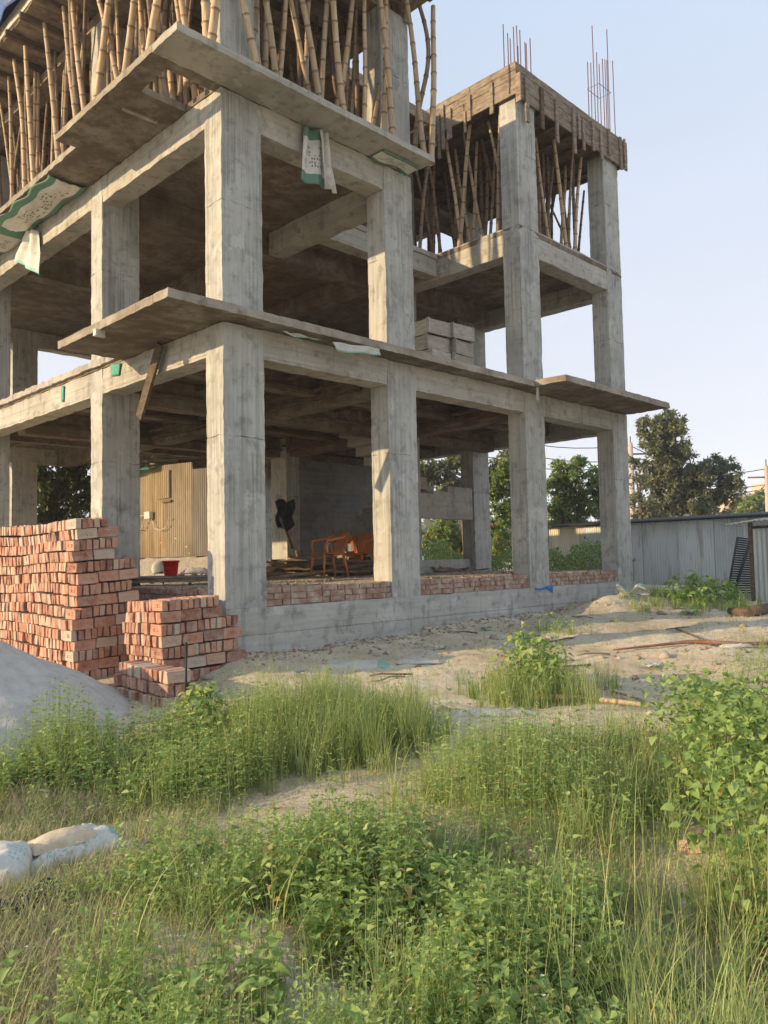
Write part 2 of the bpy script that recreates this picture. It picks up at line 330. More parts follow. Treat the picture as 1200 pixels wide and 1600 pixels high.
# cement-sack material: white woven sheet, green bands and rows of dark print, in the sheet's own UV-like object space (x across 0..1, y along 0..1)
def sackmat(name,green=(.06,.2,.13),bands=((0,.2),(.82,1)),printed=(.3,.72),wh=(.62,.61,.56),pc=(.05,.06,.055)):
    m,t,b=M_(name);N=NT(t); uv=N.n('ShaderNodeAttribute',attribute_name='suv').outputs['Vector']
    s=N.n('ShaderNodeSeparateXYZ',{0:uv}); X_,Y_=s.outputs[0],s.outputs[1]
    dirt=N.noise(N.pos(),9,5); c=N.mix(N.math('MULTIPLY',N.ramp(dirt,[(.45,0),(.75,1)]),.5),wh,tuple(x*.55 for x in wh))
    if printed:
        q=N.n('ShaderNodeTexVoronoi',{'Vector':N.n('ShaderNodeMapping',{'Vector':uv,'Scale':(17,15,1)}).outputs[0],'Scale':1.,'Randomness':.35},distance='CHEBYCHEV')
        k=N.math('LESS_THAN',q.outputs[0],.3)
        gap=N.math('GREATER_THAN',N.noise(N.n('ShaderNodeMapping',{'Vector':uv,'Scale':(5,9,1)}).outputs[0],1.,1),.5)
        band=N.math('MULTIPLY',N.math('GREATER_THAN',Y_,printed[0]),N.math('LESS_THAN',Y_,printed[1]))
        ins=N.math('MULTIPLY',N.math('GREATER_THAN',X_,.12),N.math('LESS_THAN',X_,.85))
        k=N.math('MULTIPLY',N.math('MULTIPLY',k,gap),N.math('MULTIPLY',band,ins)); c=N.mix(N.math('MULTIPLY',k,.8),c,pc)
    for a,bb in bands:
        k=N.math('MULTIPLY',N.math('GREATER_THAN',Y_,a),N.math('LESS_THAN',Y_,bb)); c=N.mix(N.math('MULTIPLY',k,.92),c,green)
    t.links.new(c,b.inputs['Base Color']); b.inputs['Roughness'].default_value=.65
    t.links.new(N.bump(N.noise(N.pos(),25,4),.3,.01),b.inputs['Normal']); return m
m_sack=sackmat('sack_green'); m_sackteal=sackmat('sack_teal',(.25,.52,.45),((.9,1),),(.2,.6),(.58,.57,.53),(.2,.45,.4))
m_sackpale=sackmat('sack_pale',(.2,.4,.31),((.8,1),),None,(.5,.5,.44))
def sheet(name,fn,nu,nv,mat,parent=None,thick=.003):
    mb=MB(); mb.grid(fn,nu,nv); o=mb.build(name,mat,parent,True); me=o.data
    a=me.attributes.new('suv','FLOAT_VECTOR','POINT'); 
    a.data.foreach_set('vector',np.array([(i/nu,j/nv,0) for i in range(nu+1) for j in range(nv+1)],np.float32).ravel())
    if thick:
        md=o.modifiers.new('solid','SOLIDIFY'); md.thickness=thick
    return o
# ------------------------------------------------------------------ ground, sky reaches the horizon
def axis(a,b,step,far):
    c=list(np.arange(a,b,step)); d=step
    lo=[];x=a
    while x>-far: d*=1.25; x-=d; lo.append(x)
    d=step;hi=[];x=c[-1]
    while x<far: d*=1.25; x+=d; hi.append(x)
    return np.array(lo[::-1]+c+hi)
gx=axis(-6.5,12,.07,900); gy=axis(-8.5,2.5,.07,900)
GX,GY=np.meshgrid(gx,gy,indexing='ij'); GZ=terrain(GX,GY)
V=np.stack([GX.ravel(),GY.ravel(),GZ.ravel()],1); ny=len(gy); ii,jj=np.meshgrid(np.arange(len(gx)-1),np.arange(ny-1),indexing='ij')
a=(ii*ny+jj).ravel(); F=np.stack([a,a+ny,a+ny+1,a+1],1)
def ground_mat():
    m,t,b=M_('dirt_ground');N=NT(t);P=N.pos()
    c=N.ramp(N.noise(P,1.2,6,.65),[(.3,(.5,.42,.3)),(.5,(.68,.6,.45)),(.7,(.74,.68,.54))])
    c=N.mix(N.math('MULTIPLY',N.ramp(N.noise(P,.55,3),[(.48,0),(.62,1)]),.4),c,(.52,.48,.4))
    c=N.mix(N.math('MULTIPLY',N.ramp(N.noise(P,14,5,.7),[(.52,0),(.7,1)]),.6),c,(.17,.13,.085))
    c=N.mix(N.math('MULTIPLY',N.ramp(N.noise(P,38,3,.7),[(.58,0),(.68,1)]),.6),c,(.58,.54,.45))
    c=N.mix(N.math('MULTIPLY',N.ramp(N.noise(P,.7,5,.6),[(.42,0),(.6,1)]),.4),c,(.36,.27,.17))
    # thin turf colour far away and left of the path
    g=N.ramp(N.noise(P,.8,5,.7),[(.44,0),(.56,1)]); ln=N.n('ShaderNodeVectorMath',{0:P},operation='LENGTH').outputs['Value']
    far=N.ramp(N.math('DIVIDE',ln,40.),[(.35,0),(.7,1)])
    c=N.mix(N.math('MULTIPLY',g,N.math('ADD',N.math('MULTIPLY',far,.6),.15)),c,(.11,.13,.045))
    t.links.new(c,b.inputs['Base Color']); b.inputs['Roughness'].default_value=.95; b.inputs['Specular IOR Level'].default_value=.15
    h=N.math('ADD',N.math('MULTIPLY',N.noise(P,11,6,.7),1.),N.math('MULTIPLY',N.noise(P,60,4,.7),.4))
    t.links.new(N.bump(h,.8,.035),b.inputs['Normal']); return m
g=npmesh('ground',V,F,ground_mat(),smooth=True); tag(g,'bare sandy earth with straw and stones around the building site','ground',kind='structure')
# ------------------------------------------------------------------ the building
CX=[0,2.63,5.84,8.73]; CW=.56; CD=.34
B=empty('unfinished_building',(0,0,-.5),'unfinished grey concrete frame building with open floors and cantilevered slabs','building')
def bp(mb,name,mat,smooth=False):
    o=mb.build(name,mat,B,smooth); o.location=(0,0,.5); return o
def column(x,y,z0,z1,w=CW,d=CD,sd=0):
    mb=MB(); mb.cbox(x,x+w,y,y+d,z0,z1,.07,.0035,.005,seed=sd); return bp(mb,'column',m_col)
k=0
cols=[(0,0),(CX[1],0),(CX[2],0),(CX[3],0),(0,2.94),(0,7.85),(CX[2],2.85),(CX[3],3.38),(1.75,11),(5.2,11),(8.73,11),(8.73,7.4)]
for (x,y) in cols:
    per=(y==0 or x==0 or y>=11)
    w,d=CW,CD
    column(x,y,-.8 if per else .1,3.21,w,d,k); k+=1
    if x<1 or y>0 or x>=0:
        column(x,y,3.325,5.93,w,d,k); k+=1
    wing=(x<3.0); tower=(x>5.5 and y<4)
    if wing or tower or y>2:
        column(x,y,6.035,8.26,w,d,k); k+=1
column(CX[2],6.3,.1,3.21,.36,.54,90); column(CX[2],6.3,3.325,5.93,.36,.54,91)
# plinth beams with brick courses on top
def plinth(x0,x1,y0,y1,z0,z1):
    mb=MB(); mb.cbox(x0,x1,y0,y1,z0,z1,.12,.008,.006,seed=5); return bp(mb,'plinth_beam',m_plinth)
plinth(-.02,9.33,-.035,.3,-.95,.0); plinth(-.03,.3,.3,11.3,-.95,.004); plinth(9.0,9.325,.305,11.3,-.9,.0)
def brickstrip(a,b,axis,c,side):
    mb=MB(); mo=MB()
    L=b-a; z=.004
    for r in range(3):
        h=.064; x=a+(-.12 if r%2 else 0)
        while x<b:
            w=.235 if R.random()<.7 else .115
            x0=max(a,x); x1=min(b,x+w)
            if x1-x0>.03:
                o_=R.uniform(-.012,.01)
                if axis=='x': M=Matrix.Translation((x0,c+o_,z+R.uniform(-.003,.003))); mb.cbox(0.004,x1-x0-.004,0,.11,0,h,.06,.004,.004,seed=R.randint(0,9999),M=M)
                else: M=Matrix.Translation((c+o_,x0,z)); mb.cbox(0,.11,0.004,x1-x0-.004,0,h,.06,.004,.004,seed=R.randint(0,9999),M=M)
            x+=w+.012
        z+=.073
    bo=bp(mb,'brick_course',m_brick_w)
    if axis=='x': mo.cbox(a,b,c+.018,c+.1,.002,.205,.1,.003,.004)
    else: mo.cbox(c+.018,c+.1,a,b,.002,.205,.1,.003,.004)
    mm=mo.build('mortar',m_mortar,bo); return bo
for i in range(3): brickstrip(CX[i]+CW+.005,CX[i+1]-.005,'x',.03,0)
brickstrip(CD+.01,2.93,'y',.03,0); brickstrip(2.94+CD+.01,7.8,'y',.03,0)
mb=MB(); mb.grid(lambda u,v_:(.12+u*9.1,.13+v_*11.1,.2+.05*float(fbm(u*14,v_*16,o=3))-.02),90,110); fl=bp(mb,'ground_floor',m_floor,True)
# beams
def beam(x0,x1,y0,y1,z0,z1,sd=0,mat=None):
    mb=MB(); mb.cbox(x0,x1,y0,y1,z0,z1,.13,.006,.008,seed=sd); return bp(mb,'beam',mat or m_beam)
def level(zb,zt,xs,ybays,front=True):
    pass
def frontbeam(i,zb,zt): return beam(CX[i]+CW+.002,CX[i+1]-.002,.006,CD-.02,zb,zt,sd=i)
for i in range(3): frontbeam(i,2.87,3.215)
beam(.006,.3,CD+.004,2.936,2.87,3.215,11); beam(.006,.3,2.94+CD+.004,7.84,2.87,3.215,12); beam(.006,.3,7.85+CD+.004,10.99,2.87,3.215,13)
beam(9.0,9.284,CD+.004,10.99,2.87,3.215,14)
beam(.3,9.28,11.0,11.28,2.87,3.214,15)
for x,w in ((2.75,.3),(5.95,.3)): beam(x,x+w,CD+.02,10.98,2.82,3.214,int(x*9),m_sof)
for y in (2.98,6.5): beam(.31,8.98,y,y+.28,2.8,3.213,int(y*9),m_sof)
# timber ribs left against the first-floor soffit
for y in (1.6,4.7,8.6):
    beam(.31,8.98,y,y+.2,2.98,3.213,int(y*7),m_sof)
def rib(x0,x1,y0,y1,z0,z1):
    mb=MB(); mb.cbox(x0,x1,y0,y1,z0,z1,.4,.006,.0,seed=int(x0*10+y0*7)); return bp(mb,'timber_rib',m_woodd)
for x in (2.75,5.95):
    for dx in (-.09,.34): 
        rib(x+dx,x+dx+.05,.6,6.4,2.9,2.95)
        rib(x+dx+(.05 if dx>0 else -.05),x+dx+(.1 if dx>0 else 0),.6,6.4,3.02,3.07)
for y in (1.6,2.98,4.7,6.5):
    for dy in (-.07,.3): rib(.4,8.9,y+dy,y+dy+.045,3.0-(.06 if y in(2.98,6.5) else 0),3.05-(.06 if y in(2.98,6.5) else 0))
for x in (.8,1.5,2.1,3.4,4.3,5.1,6.7,7.5,8.2):
    rib(x,x+.05,.5,10.5,3.12,3.17)
# slabs
def slab(x0,x1,y0,y1,z0,z1,name='slab',mat=None,ej=.012,sd=0):
    mb=MB(); mb.cbox(x0,x1,y0,y1,z0,z1,.07 if name!='slab' else .2,.003,ej*.55,seed=sd); return bp(mb,name,mat or m_slab)
L1b,L1t=3.222,3.32
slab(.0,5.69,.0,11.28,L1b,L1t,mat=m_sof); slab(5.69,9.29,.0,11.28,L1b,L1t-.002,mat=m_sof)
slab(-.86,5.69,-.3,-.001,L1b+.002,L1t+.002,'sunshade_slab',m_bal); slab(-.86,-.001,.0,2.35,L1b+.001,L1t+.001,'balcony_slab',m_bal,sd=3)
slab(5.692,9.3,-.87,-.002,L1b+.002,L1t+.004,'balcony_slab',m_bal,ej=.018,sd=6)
slab(-.05,.16,2.36,10.9,L1t-.06,L1t+.03,'slab_lip',ej=.03,sd=9)
L2b,L2t=5.945,6.03
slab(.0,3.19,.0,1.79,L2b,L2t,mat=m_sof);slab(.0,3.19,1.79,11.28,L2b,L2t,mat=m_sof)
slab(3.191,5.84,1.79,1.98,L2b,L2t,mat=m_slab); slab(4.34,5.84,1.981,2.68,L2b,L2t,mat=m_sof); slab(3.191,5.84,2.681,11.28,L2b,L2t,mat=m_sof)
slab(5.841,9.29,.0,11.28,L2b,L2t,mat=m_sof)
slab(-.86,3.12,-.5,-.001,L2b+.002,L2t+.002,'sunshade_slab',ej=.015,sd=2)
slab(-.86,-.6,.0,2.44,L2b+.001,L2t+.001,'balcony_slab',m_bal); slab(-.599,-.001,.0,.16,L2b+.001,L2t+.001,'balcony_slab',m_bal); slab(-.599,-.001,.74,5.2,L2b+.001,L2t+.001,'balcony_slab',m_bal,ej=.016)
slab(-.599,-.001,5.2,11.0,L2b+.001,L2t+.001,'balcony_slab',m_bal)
slab(-.6,-.15,1.15,1.2,L2b-.02,L2b,'slab_rib',ej=.004)
for z0,z1 in ((5.58,5.94),):
    frontbeam(0,z0,z1); beam(.006,.3,CD+.004,2.936,z0,z1,21); beam(.006,.3,2.94+CD+.004,7.84,z0,z1,22); beam(.006,.3,7.85+CD+.004,11.0,z0,z1,23)
    beam(CX[1]+.25,CX[1]+.55,CD,2.93,z0,z1,24); beam(CX[1]+.25,CX[1]+.55,2.94+CD,10.98,z0,z1,25,m_sof)
    beam(.31,9.28,11.0,11.3,z0,z1,26); beam(.31,5.8,2.98,3.26,z0+.02,z1,27,m_sof); beam(.31,5.8,6.5,6.78,z0+.02,z1,28,m_sof); beam(5.85,9,7.4,7.7,z0,z1,29,m_sof)
beam(CX[2]+CW+.002,CX[3]-.002,.006,.32,5.58,6.06,31); beam(CX[2]+.004,CX[2]+.3,CD+.004,2.84,5.58,6.05,32); beam(9.0,9.284,CD+.004,3.37,5.58,6.05,33)
beam(CX[2]+.57,CX[3]-.002,2.9,3.15,5.6,5.94,34,m_sof); beam(3.2,5.83,1.82,2.1,5.62,5.94,35,m_beam); beam(5.2,5.5,2.1,7,5.6,5.94,36,m_sof)
beam(9.0,9.284,3.75,10.9,5.6,5.94,37,m_sof)
column(CX[2],0,5.93,6.04,.562,.342,77); column(CX[3],0,5.93,6.04,.562,.342,78)
# lift wall and stair
mb=MB(); mb.cbox(6.25,8.95,6.55,6.75,.2,5.93,.15,.006,.004,seed=4); mb.cbox(6.25,8.95,6.55,6.75,6.04,8.3,.15,.006,.004,seed=4); mb.cbox(6.25,6.45,6.76,9.2,3.33,8.3,.2,.005); bp(mb,'lift_wall',m_inshade)
mb=MB(); mb.cbox(7.3,8.62,3.8,5.3,1.62,1.8,.15,.004); bp(mb,'stair_landing',m_slab)
mb=MB(); mb.cbox(6.3,8.25,3.05,3.17,1.30,1.80,.15,.004); mb.cbox(7.45,8.25,3.05,3.17,1.80,1.97,.15,.004); mb.cbox(7.0,7.45,3.05,3.17,1.8,1.86,.15,.004); bp(mb,'stair_wall',m_slab)
fl1=MB()
for i in range(9):
    x=5.35+i*.22; fl1.cbox(x,x+.225,4.35,5.25,max(.2,.12+i*.16-.05),.36+i*.16,.2,.003,.003,seed=i)
bp(fl1,'stair_flight',m_inshade)
fl2=MB()
for i in range(8):
    x=7.2-i*.22; fl2.cbox(x-.225,x,3.2,4.1,1.72+i*.17,1.97+i*.17,.2,.003,.003,seed=i+30)
bp(fl2,'stair_flight',m_slab)
mb=MB(); mb.cbox(6.6,8.72,3.5,3.66,.2,.47,.15,.004); bp(mb,'kerb_wall',m_plinth)
# rebar starters
def bar(x,y,z0,z1,lean=(0,0),r=.009):
    mb=MB(); mb.tube([(x,y,z0),(x+lean[0],y+lean[1],z1)],r,6); return bp(mb,'rebar',m_rebar)
tops=[(786,38),(793,52),(797,60),(802,42),(807,40),(812,47),(809,72),(820,66),(822,68),(828,60)]
for i,(px,py) in enumerate(tops):
    p=onp(1,.05 if i%2 else .27,px,py); bar(p.x,p.y,8.26,p.z)
tops=[(925,40),(948,46),(932,82),(941,92),(945,93),(948,94),(957,95),(918,97),(923,98),(936,100)]
for i,(px,py) in enumerate(tops):
    p=onp(1,.05 if i%2 else .27,px,py); bar(p.x-.03*(i%3),p.y,8.26,p.z,(.03*(i%3),0))
hp=MB(); zz=9.72; hp.tube([(8.78,.04,zz),(9.24,.04,zz),(9.24,.3,zz),(8.78,.3,zz),(8.78,.04,zz)],.006,5); bp(hp,'rebar_hoop',m_rebar)
for x,y in ((3.0,.1),(3.08,.1),(3.08,.25)): bar(x,y,8.26,9.4)
for y in (2.9,3.1): bar(5.9,y,8.7,9.15)
# ------------------------------------------------------------------ timber formwork of the tower
TF=empty('timber_formwork',(5.8,0,8.2),'weathered plank formwork around the top edge of the right-hand tower','formwork')
def tp(mb,name,mat,par=TF):
    o=mb.build(name,mat,par); o.location=(-par.location.x,-par.location.y,-par.location.z); return o
for nm,(x0,x1,y0,y1) in (('front',(5.80,9.62,-.075,-.045)),('left',(5.77,5.8,-.075,3.75)),('right',(9.45,9.48,-.04,3.7))):
    mb=MB()
    for r in range(4):
        z0=8.24+r*.135; off=R.uniform(-.008,.008)
        if nm=='front':
            x=x0
            while x<x1-.05:
                e=min(x1,x+R.uniform(.9,1.6)); mb.cbox(x,e-.01,y0+off,y1+off,z0-(.04 if r==0 else 0),z0+.128,.12,.004,.003,seed=R.randint(0,999)); x=e
        else:
            y=y0
            while y<y1-.05:
                e=min(y1,y+R.uniform(.9,1.6)); mb.cbox(x0+off,x1+off,y,e-.01,z0-(.02 if r==0 else 0),z0+.128,.12,.004,.003,seed=R.randint(0,999)); y=e
    tp(mb,'plank_side',m_wood)
def batten(px,py0,py1,pl,par=TF,w=.09,mat=None):
    ax,val=pl; p=onp(ax,val,px,py0); q=onp(ax,val,px+R.uniform(-2,2),py1); mb=MB()
    if ax==1: mb.cbox(p.x-w/2,p.x+w/2,val-.03,val,q.z,p.z,.1,.004,.003,seed=int(px))
    else: mb.cbox(val-.03,val,p.y-w/2,p.y+w/2,q.z,p.z,.1,.004,.003,seed=int(px))
    return tp(mb,'batten',mat or m_wood,par)
for px,a_,b_,w in ((821,122,190,.1),(845,138,200,.09),(868,155,223,.08),(895,170,238,.09),(903,180,216,.07),(910,188,232,.07),(925,190,235,.08),(938,205,250,.08),(950,202,242,.07),(968,215,265,.08),(974,218,258,.06)):
    batten(px,a_,b_,(1,-.08),w=w,mat=m_woodd if px in(845,) else m_wood)
for px,a_,b_,w in ((768,130,180,.07),(733,150,190,.08),(727,175,208,.04),(702,170,218,.1),(692,165,235,.06),(686,180,250,.05),(680,190,230,.05),(810,115,160,.1)):
    batten(px,a_,b_,(0,5.765),w=w)
mb=MB()
for i in range(26):
    y=.0+i*.145; mb.cbox(5.82,9.44,y,y+.135,8.285,8.31,.5,.004)
for i in range(7):
    x=6.1+i*.5; mb.cbox(x,x+.06,.0,3.7,8.2,8.283,.5,.004)
tp(mb,'deck_board',m_woodd)
mb=MB(); mb.cbox(5.83,9.42,0,3.65,8.315,8.66,.3,.01,.01); tp(mb,'fresh_concrete_slab',m_slab)
# deck on the left wing
WD=empty('timber_deck_formwork',(0,0,8.3),'broad timber deck of planks and joists over the bamboo forest of the left wing','formwork')
mb=MB()
for i in range(84):
    y=-.55+i*.145; mb.cbox(-.7+R.uniform(-.03,.03),3.35,y,y+.138,8.5,8.525,.6,.004,seed=i)
tp(mb,'deck_board',m_wood,WD)
for i in range(22):
    y=-.4+i*.54; mb=MB(); mb.cbox(-.76,3.3,y,y+.06,8.41,8.498,.5,.006); tp(mb,'joist',m_woodd,WD)
mb=MB(); mb.cbox(-.72,-.68,-.6,11.5,8.527,8.72,.3,.01,.01); tp(mb,'edge_board',m_tinlt,WD)
mb=MB(); mb.cbox(-.66,3.3,-.5,11.4,8.53,8.68,.5,.01,.01); tp(mb,'fresh_concrete_slab',m_slab,WD)
for x in (0.,2.9,5.84,8.9): mb=MB(); mb.cbox(x,x+.28,.35 if x<5 else 3.8,11,8.24,8.4,.4,.006); tp(mb,'beam_box',m_wood,WD)
for y in (0.05,2.98,6.5): mb=MB(); mb.cbox(.3,2.88,y,y+.28,8.24,8.4,.4,.006); tp(mb,'beam_box',m_wood,WD)
for y in (3.85,6.9,9.5): mb=MB(); mb.cbox(3.2,9.3,y,y+.3,8.0,8.4,.4,.006); tp(mb,'beam_box',m_woodd,WD)
mb=MB()
for i in range(62):
    y=1.8+i*.145; mb.cbox(3.37,5.74,y,y+.138,8.5,8.525,.8,.004)
tp(mb,'deck_board',m_woodd,WD)
mb=MB()
for i in range(48):
    y=3.9+i*.145; mb.cbox(5.8,9.3,y,y+.138,8.5,8.525,.8,.004)
tp(mb,'deck_board',m_woodd,WD)
mb=MB(); mb.cbox(3.36,5.74,1.77,1.8,8.42,8.62,.2,.005,.005); tp(mb,'edge_board',m_wood,WD)
for px,a_,b_ in ((632,-40,34),(628,-30,5)): batten(px,a_,b_,(1,-.04),par=WD)
# blue tarpaulin on the deck
def tarpf(u,v_):
    e_=min(1,v_*6,(1-v_)*6); h=.6*(.45+.75*float(fbm(u*4,v_*5,o=4,seed=4)))*e_
    if u<.12: return (-.84+.03*math.sin(v_*25),3.6+v_*3.2,8.62+h*u/.12)
    return (-.84+u*1.2+.05*math.sin(v_*20),3.6+v_*3.2,8.7+h*(1-.5*(u-.12)))
sheet('blue_tarpaulin',tarpf,30,34,m_blue,thick=.004)
tag(bpy.data.objects['blue_tarpaulin'],'crumpled blue tarpaulin lying on the timber deck at the top left','tarpaulin')
# ------------------------------------------------------------------ bamboo props
def pole_mesh(p0,p1,r,bend,mat,n=9,taper=.75,nodes=.26):
    L=(p1-p0).length; mb=MB(); pts=[];rad=[]
    d=(p1-p0).normalized(); a=d.cross(Vector((0,1,0))).normalized() if abs(d.y)<.9 else Vector((1,0,0)); b=d.cross(a)
    r*=.9; b1,b2=bend; nn=max(2,int(L/nodes)); ph=R.uniform(0,6)
    for i in range(nn):
        for t in ((i+.0)/nn,(i+.06)/nn,(i+.12)/nn,(i+.55)/nn,(i+.94)/nn):
            o=a*(b1*math.sin(math.pi*t)+.25*b2*math.sin(3*math.pi*t+ph)*.6)+b*(b2*math.sin(math.pi*t*1.3+ph)-b2*math.sin(ph)*(1-t)-b2*math.sin(math.pi*1.3+ph)*t)
            k_=abs(((t*nn)%1)); kk=1.13 if k_<.03 or k_>.97 else 1.0
            if abs(t*nn-i-.06)<.01: kk=1.2
            pts.append(p0+(p1-p0)*t+o); rad.append(r*(1-(1-taper)*t)*kk)
    pts.append(p1);rad.append(r*taper)
    mb.tube(pts,rad,n); nd=[]
    for i in range(nn): nd+=[.7,1.,.15,0,.1]
    nd.append(.5)
    me=bpy.data.meshes.new('bamboo_prop'); me.from_pydata([tuple(Vector(q)-p0) for q in mb.v],[],mb.f); me.materials.append(mat)
    me.polygons.foreach_set('use_smooth',[True]*len(me.polygons)); me.update(); at=me.attributes.new('node','FLOAT','POINT'); at.data.foreach_set('value',np.repeat(np.array(nd,np.float32),n)); return me
def prop(p0,p1,r,label,group,mat=None,bend=None,name='bamboo_prop'):
    if bend is None: bend=(R.uniform(-.04,.04),R.uniform(-.03,.03))
    o=link(name,pole_mesh(Vector(p0),Vector(p1),r,bend,mat or m_bam)); o.location=p0
    return tag(o,label,'bamboo pole',group)
def pxprop(a_,b_,plane,z0,z1,r,label,group,bend=None,mat=None):
    ax,val=plane; P=onp(ax,val,*a_); Q=onp(ax,val,*b_); d=P-Q
    p0=Q+d*((z0-Q.z)/d.z); p1=Q+d*((z1-Q.z)/d.z)
    return prop(p0,p1,r,label,group,mat,bend)
words=['first','second','third','fourth','fifth','sixth','seventh','eighth','ninth','tenth','eleventh','twelfth','thirteenth','fourteenth','fifteenth','sixteenth','seventeenth','eighteenth','nineteenth','twentieth']
def style(dx,r):
    return ('thick ' if r>.05 else 'slim ' if r<.036 else '')+('right-leaning' if dx>9 else 'left-leaning' if dx<-9 else 'upright')
LP=[((8,210),(16,265),.03,-.25),((14,140),(18,305),.035,-.35),((20,66),(37,285),.042,-.45),((37,30),(52,270),.045,-.45),((55,90),(50,262),.032,-.1),((60,88),(57,268),.032,-.05),
 ((66,0),(90,240),.046,-.45),((84,62),(80,250),.032,.1),((100,125),(95,235),.03,.1),((98,0),(117,180),.045,-.4),((112,0),(131,165),.044,-.4),((140,0),(128,110),.034,-.1),
 ((152,0),(168,70),.042,-.4),((174,0),(154,150),.055,-.42),((182,30),(186,120),.032,-.1),((208,0),(195,110),.055,-.42),((215,0),(222,85),.036,-.3)]
for i,(a_,b_,r,x) in enumerate(LP):
    pxprop(a_,b_,(0,x),6.035,8.41,r,'%s bamboo prop on the left balcony, %s from the left edge of the photo'%(style(a_[0]-b_[0],r),words[i]),'bamboo props along the left balcony')
LP2=[((252,0),(240,63),.055,-.4),((243,0),(247,60),.036,-.25),((275,0),(280,40),.038,-.2),((286,0),(294,50),.045,-.2),((318,0),(322,65),.06,-.2),((337,0),(330,65),.055,-.25),((262,110),(268,150),.045,.1),((300,115),(306,160),.045,.1),((316,120),(310,160),.04,.2)]
for i,(a_,b_,r,x) in enumerate(LP2):
    pxprop(a_,b_,(0,x),6.035,8.41,r,'%s bamboo prop just left of the corner column, %s in that cluster'%(style(a_[0]-b_[0],r),words[i]),'bamboo props by the corner column')
FP=[((375,0),(398,95),.048,-.12),((410,0),(428,112),.046,-.15),((418,0),(415,105),.044,.1),((445,0),(437,115),.036,.1),((455,0),(480,130),.038,.1),((470,0),(495,140),.046,-.15),((483,0),(478,120),.04,.3),((513,0),(503,148),.044,-.1),((520,0),(536,165),.05,-.2),((550,0),(530,140),.048,0.1),
 ((570,0),(568,178),.038,-.05),((592,0),(612,200),.05,-.25),((600,60),(583,185),.04,.1),((603,20),(598,190),.045,-.1),((635,0),(660,220),.045,-.3),((677,0),(674,230),.05,-.32)]
for i,(a_,b_,r,y) in enumerate(FP):
    pxprop(a_,b_,(1,y),6.035,8.41,r,'%s bamboo prop above the front slab edge, %s right of the corner column'%(style(a_[0]-b_[0],r),words[i]),'bamboo props along the front of the left wing',bend=(.02,.03) if i>13 else None)
pxprop((657,0),(648,205),(1,-.2),6.035,8.41,.042,'strongly bowed dark bamboo prop against the sky beside the recess','bamboo props along the front of the left wing',bend=(-.12,.16),mat=m_bamd)
TP=[((671,262),(657,381),.04,2.0),((674,297),(688,395),.036,2.1),((655,300),(675,390),.034,2.3),((663,240),(668,380),.03,2.6)]
for i,(a_,b_,r,y) in enumerate(TP):
    pxprop(a_,b_,(1,y),6.035,8.49,r,'bamboo prop in the recess between wing and tower, %s from the left'%words[i],'bamboo props in the recess',mat=m_bamd)
TL=[((733,205),(717,387),.046,5.95),((699,233),(722,387),.04,6.0),((733,255),(755,373),.036,6.1),((768,212),(785,285),.036,6.1),((781,185),(778,366),.038,5.98),((712,240),(735,385),.032,6.4),((745,230),(738,380),.036,6.5)]
for i,(a_,b_,r,x) in enumerate(TL):
    pxprop(a_,b_,(0,x),6.035,8.21,r,'%s bamboo prop in the left opening of the tower, %s of seven'%(style(a_[0]-b_[0],r),words[i]),'bamboo props in the left side of the tower')
TR=[((841,247),(857,370),.036,.5),((866,223),(885,387),.044,.3),((885,226),(880,330),.038,.7),((897,250),(887,360),.03,1.2),((909,233),(899,391),.042,.3),((915,270),(905,392),.034,1.0),((870,290),(860,370),.036,1.2),((850,300),(885,380),.03,1.6),((930,251),(936,407),.038,.2)]
for i,(a_,b_,r,y) in enumerate(TR):
    pxprop(a_,b_,(1,y),6.035,8.21,r,'%s bamboo prop in the front opening of the tower, %s from the left'%(style(a_[0]-b_[0],r),words[i]),'bamboo props in the front side of the tower',mat=m_bamd if i in(3,5,6,7) else None)
def fill(xs,ys,z1,label,group,n):
    for _ in range(n):
        x=R.uniform(*xs);y=R.uniform(*ys); prop((x,y,6.035),(x+R.uniform(-.25,.25),y+R.uniform(-.25,.25),z1),R.uniform(.03,.045),label,group,m_bamd)
fill((-.3,.5),(.6,9.5),8.41,'brown bamboo prop in the second row along the left balcony','second row of bamboo props along the left balcony',52)
fill((6.5,9.0),(.25,1.3),8.21,'brown bamboo prop in the second row of the tower front','second row of bamboo props in the tower front',11)
fill((.4,2.9),(.1,.9),8.41,'brown bamboo prop in the second row along the front slab','second row of bamboo props along the front slab',10)
fill((.4,2.6),(.5,5.5),8.41,'brown bamboo prop in shade behind the front rows','bamboo props deep in the left wing',34)
fill((-.1,2.5),(5.5,10.5),8.41,'thin bamboo prop far back in the left wing','bamboo props far back in the left wing',22)
fill((3.3,5.6),(3.0,8),8.49,'bamboo prop in the dark behind the recess','bamboo props behind the recess',16)
fill((6.3,8.9),(.8,3.2),8.21,'shaded bamboo prop inside the tower','bamboo props inside the tower',30)
fill((6.2,8.9),(4.2,7),8.49,'bamboo prop standing behind the tower','bamboo props behind the tower',26)
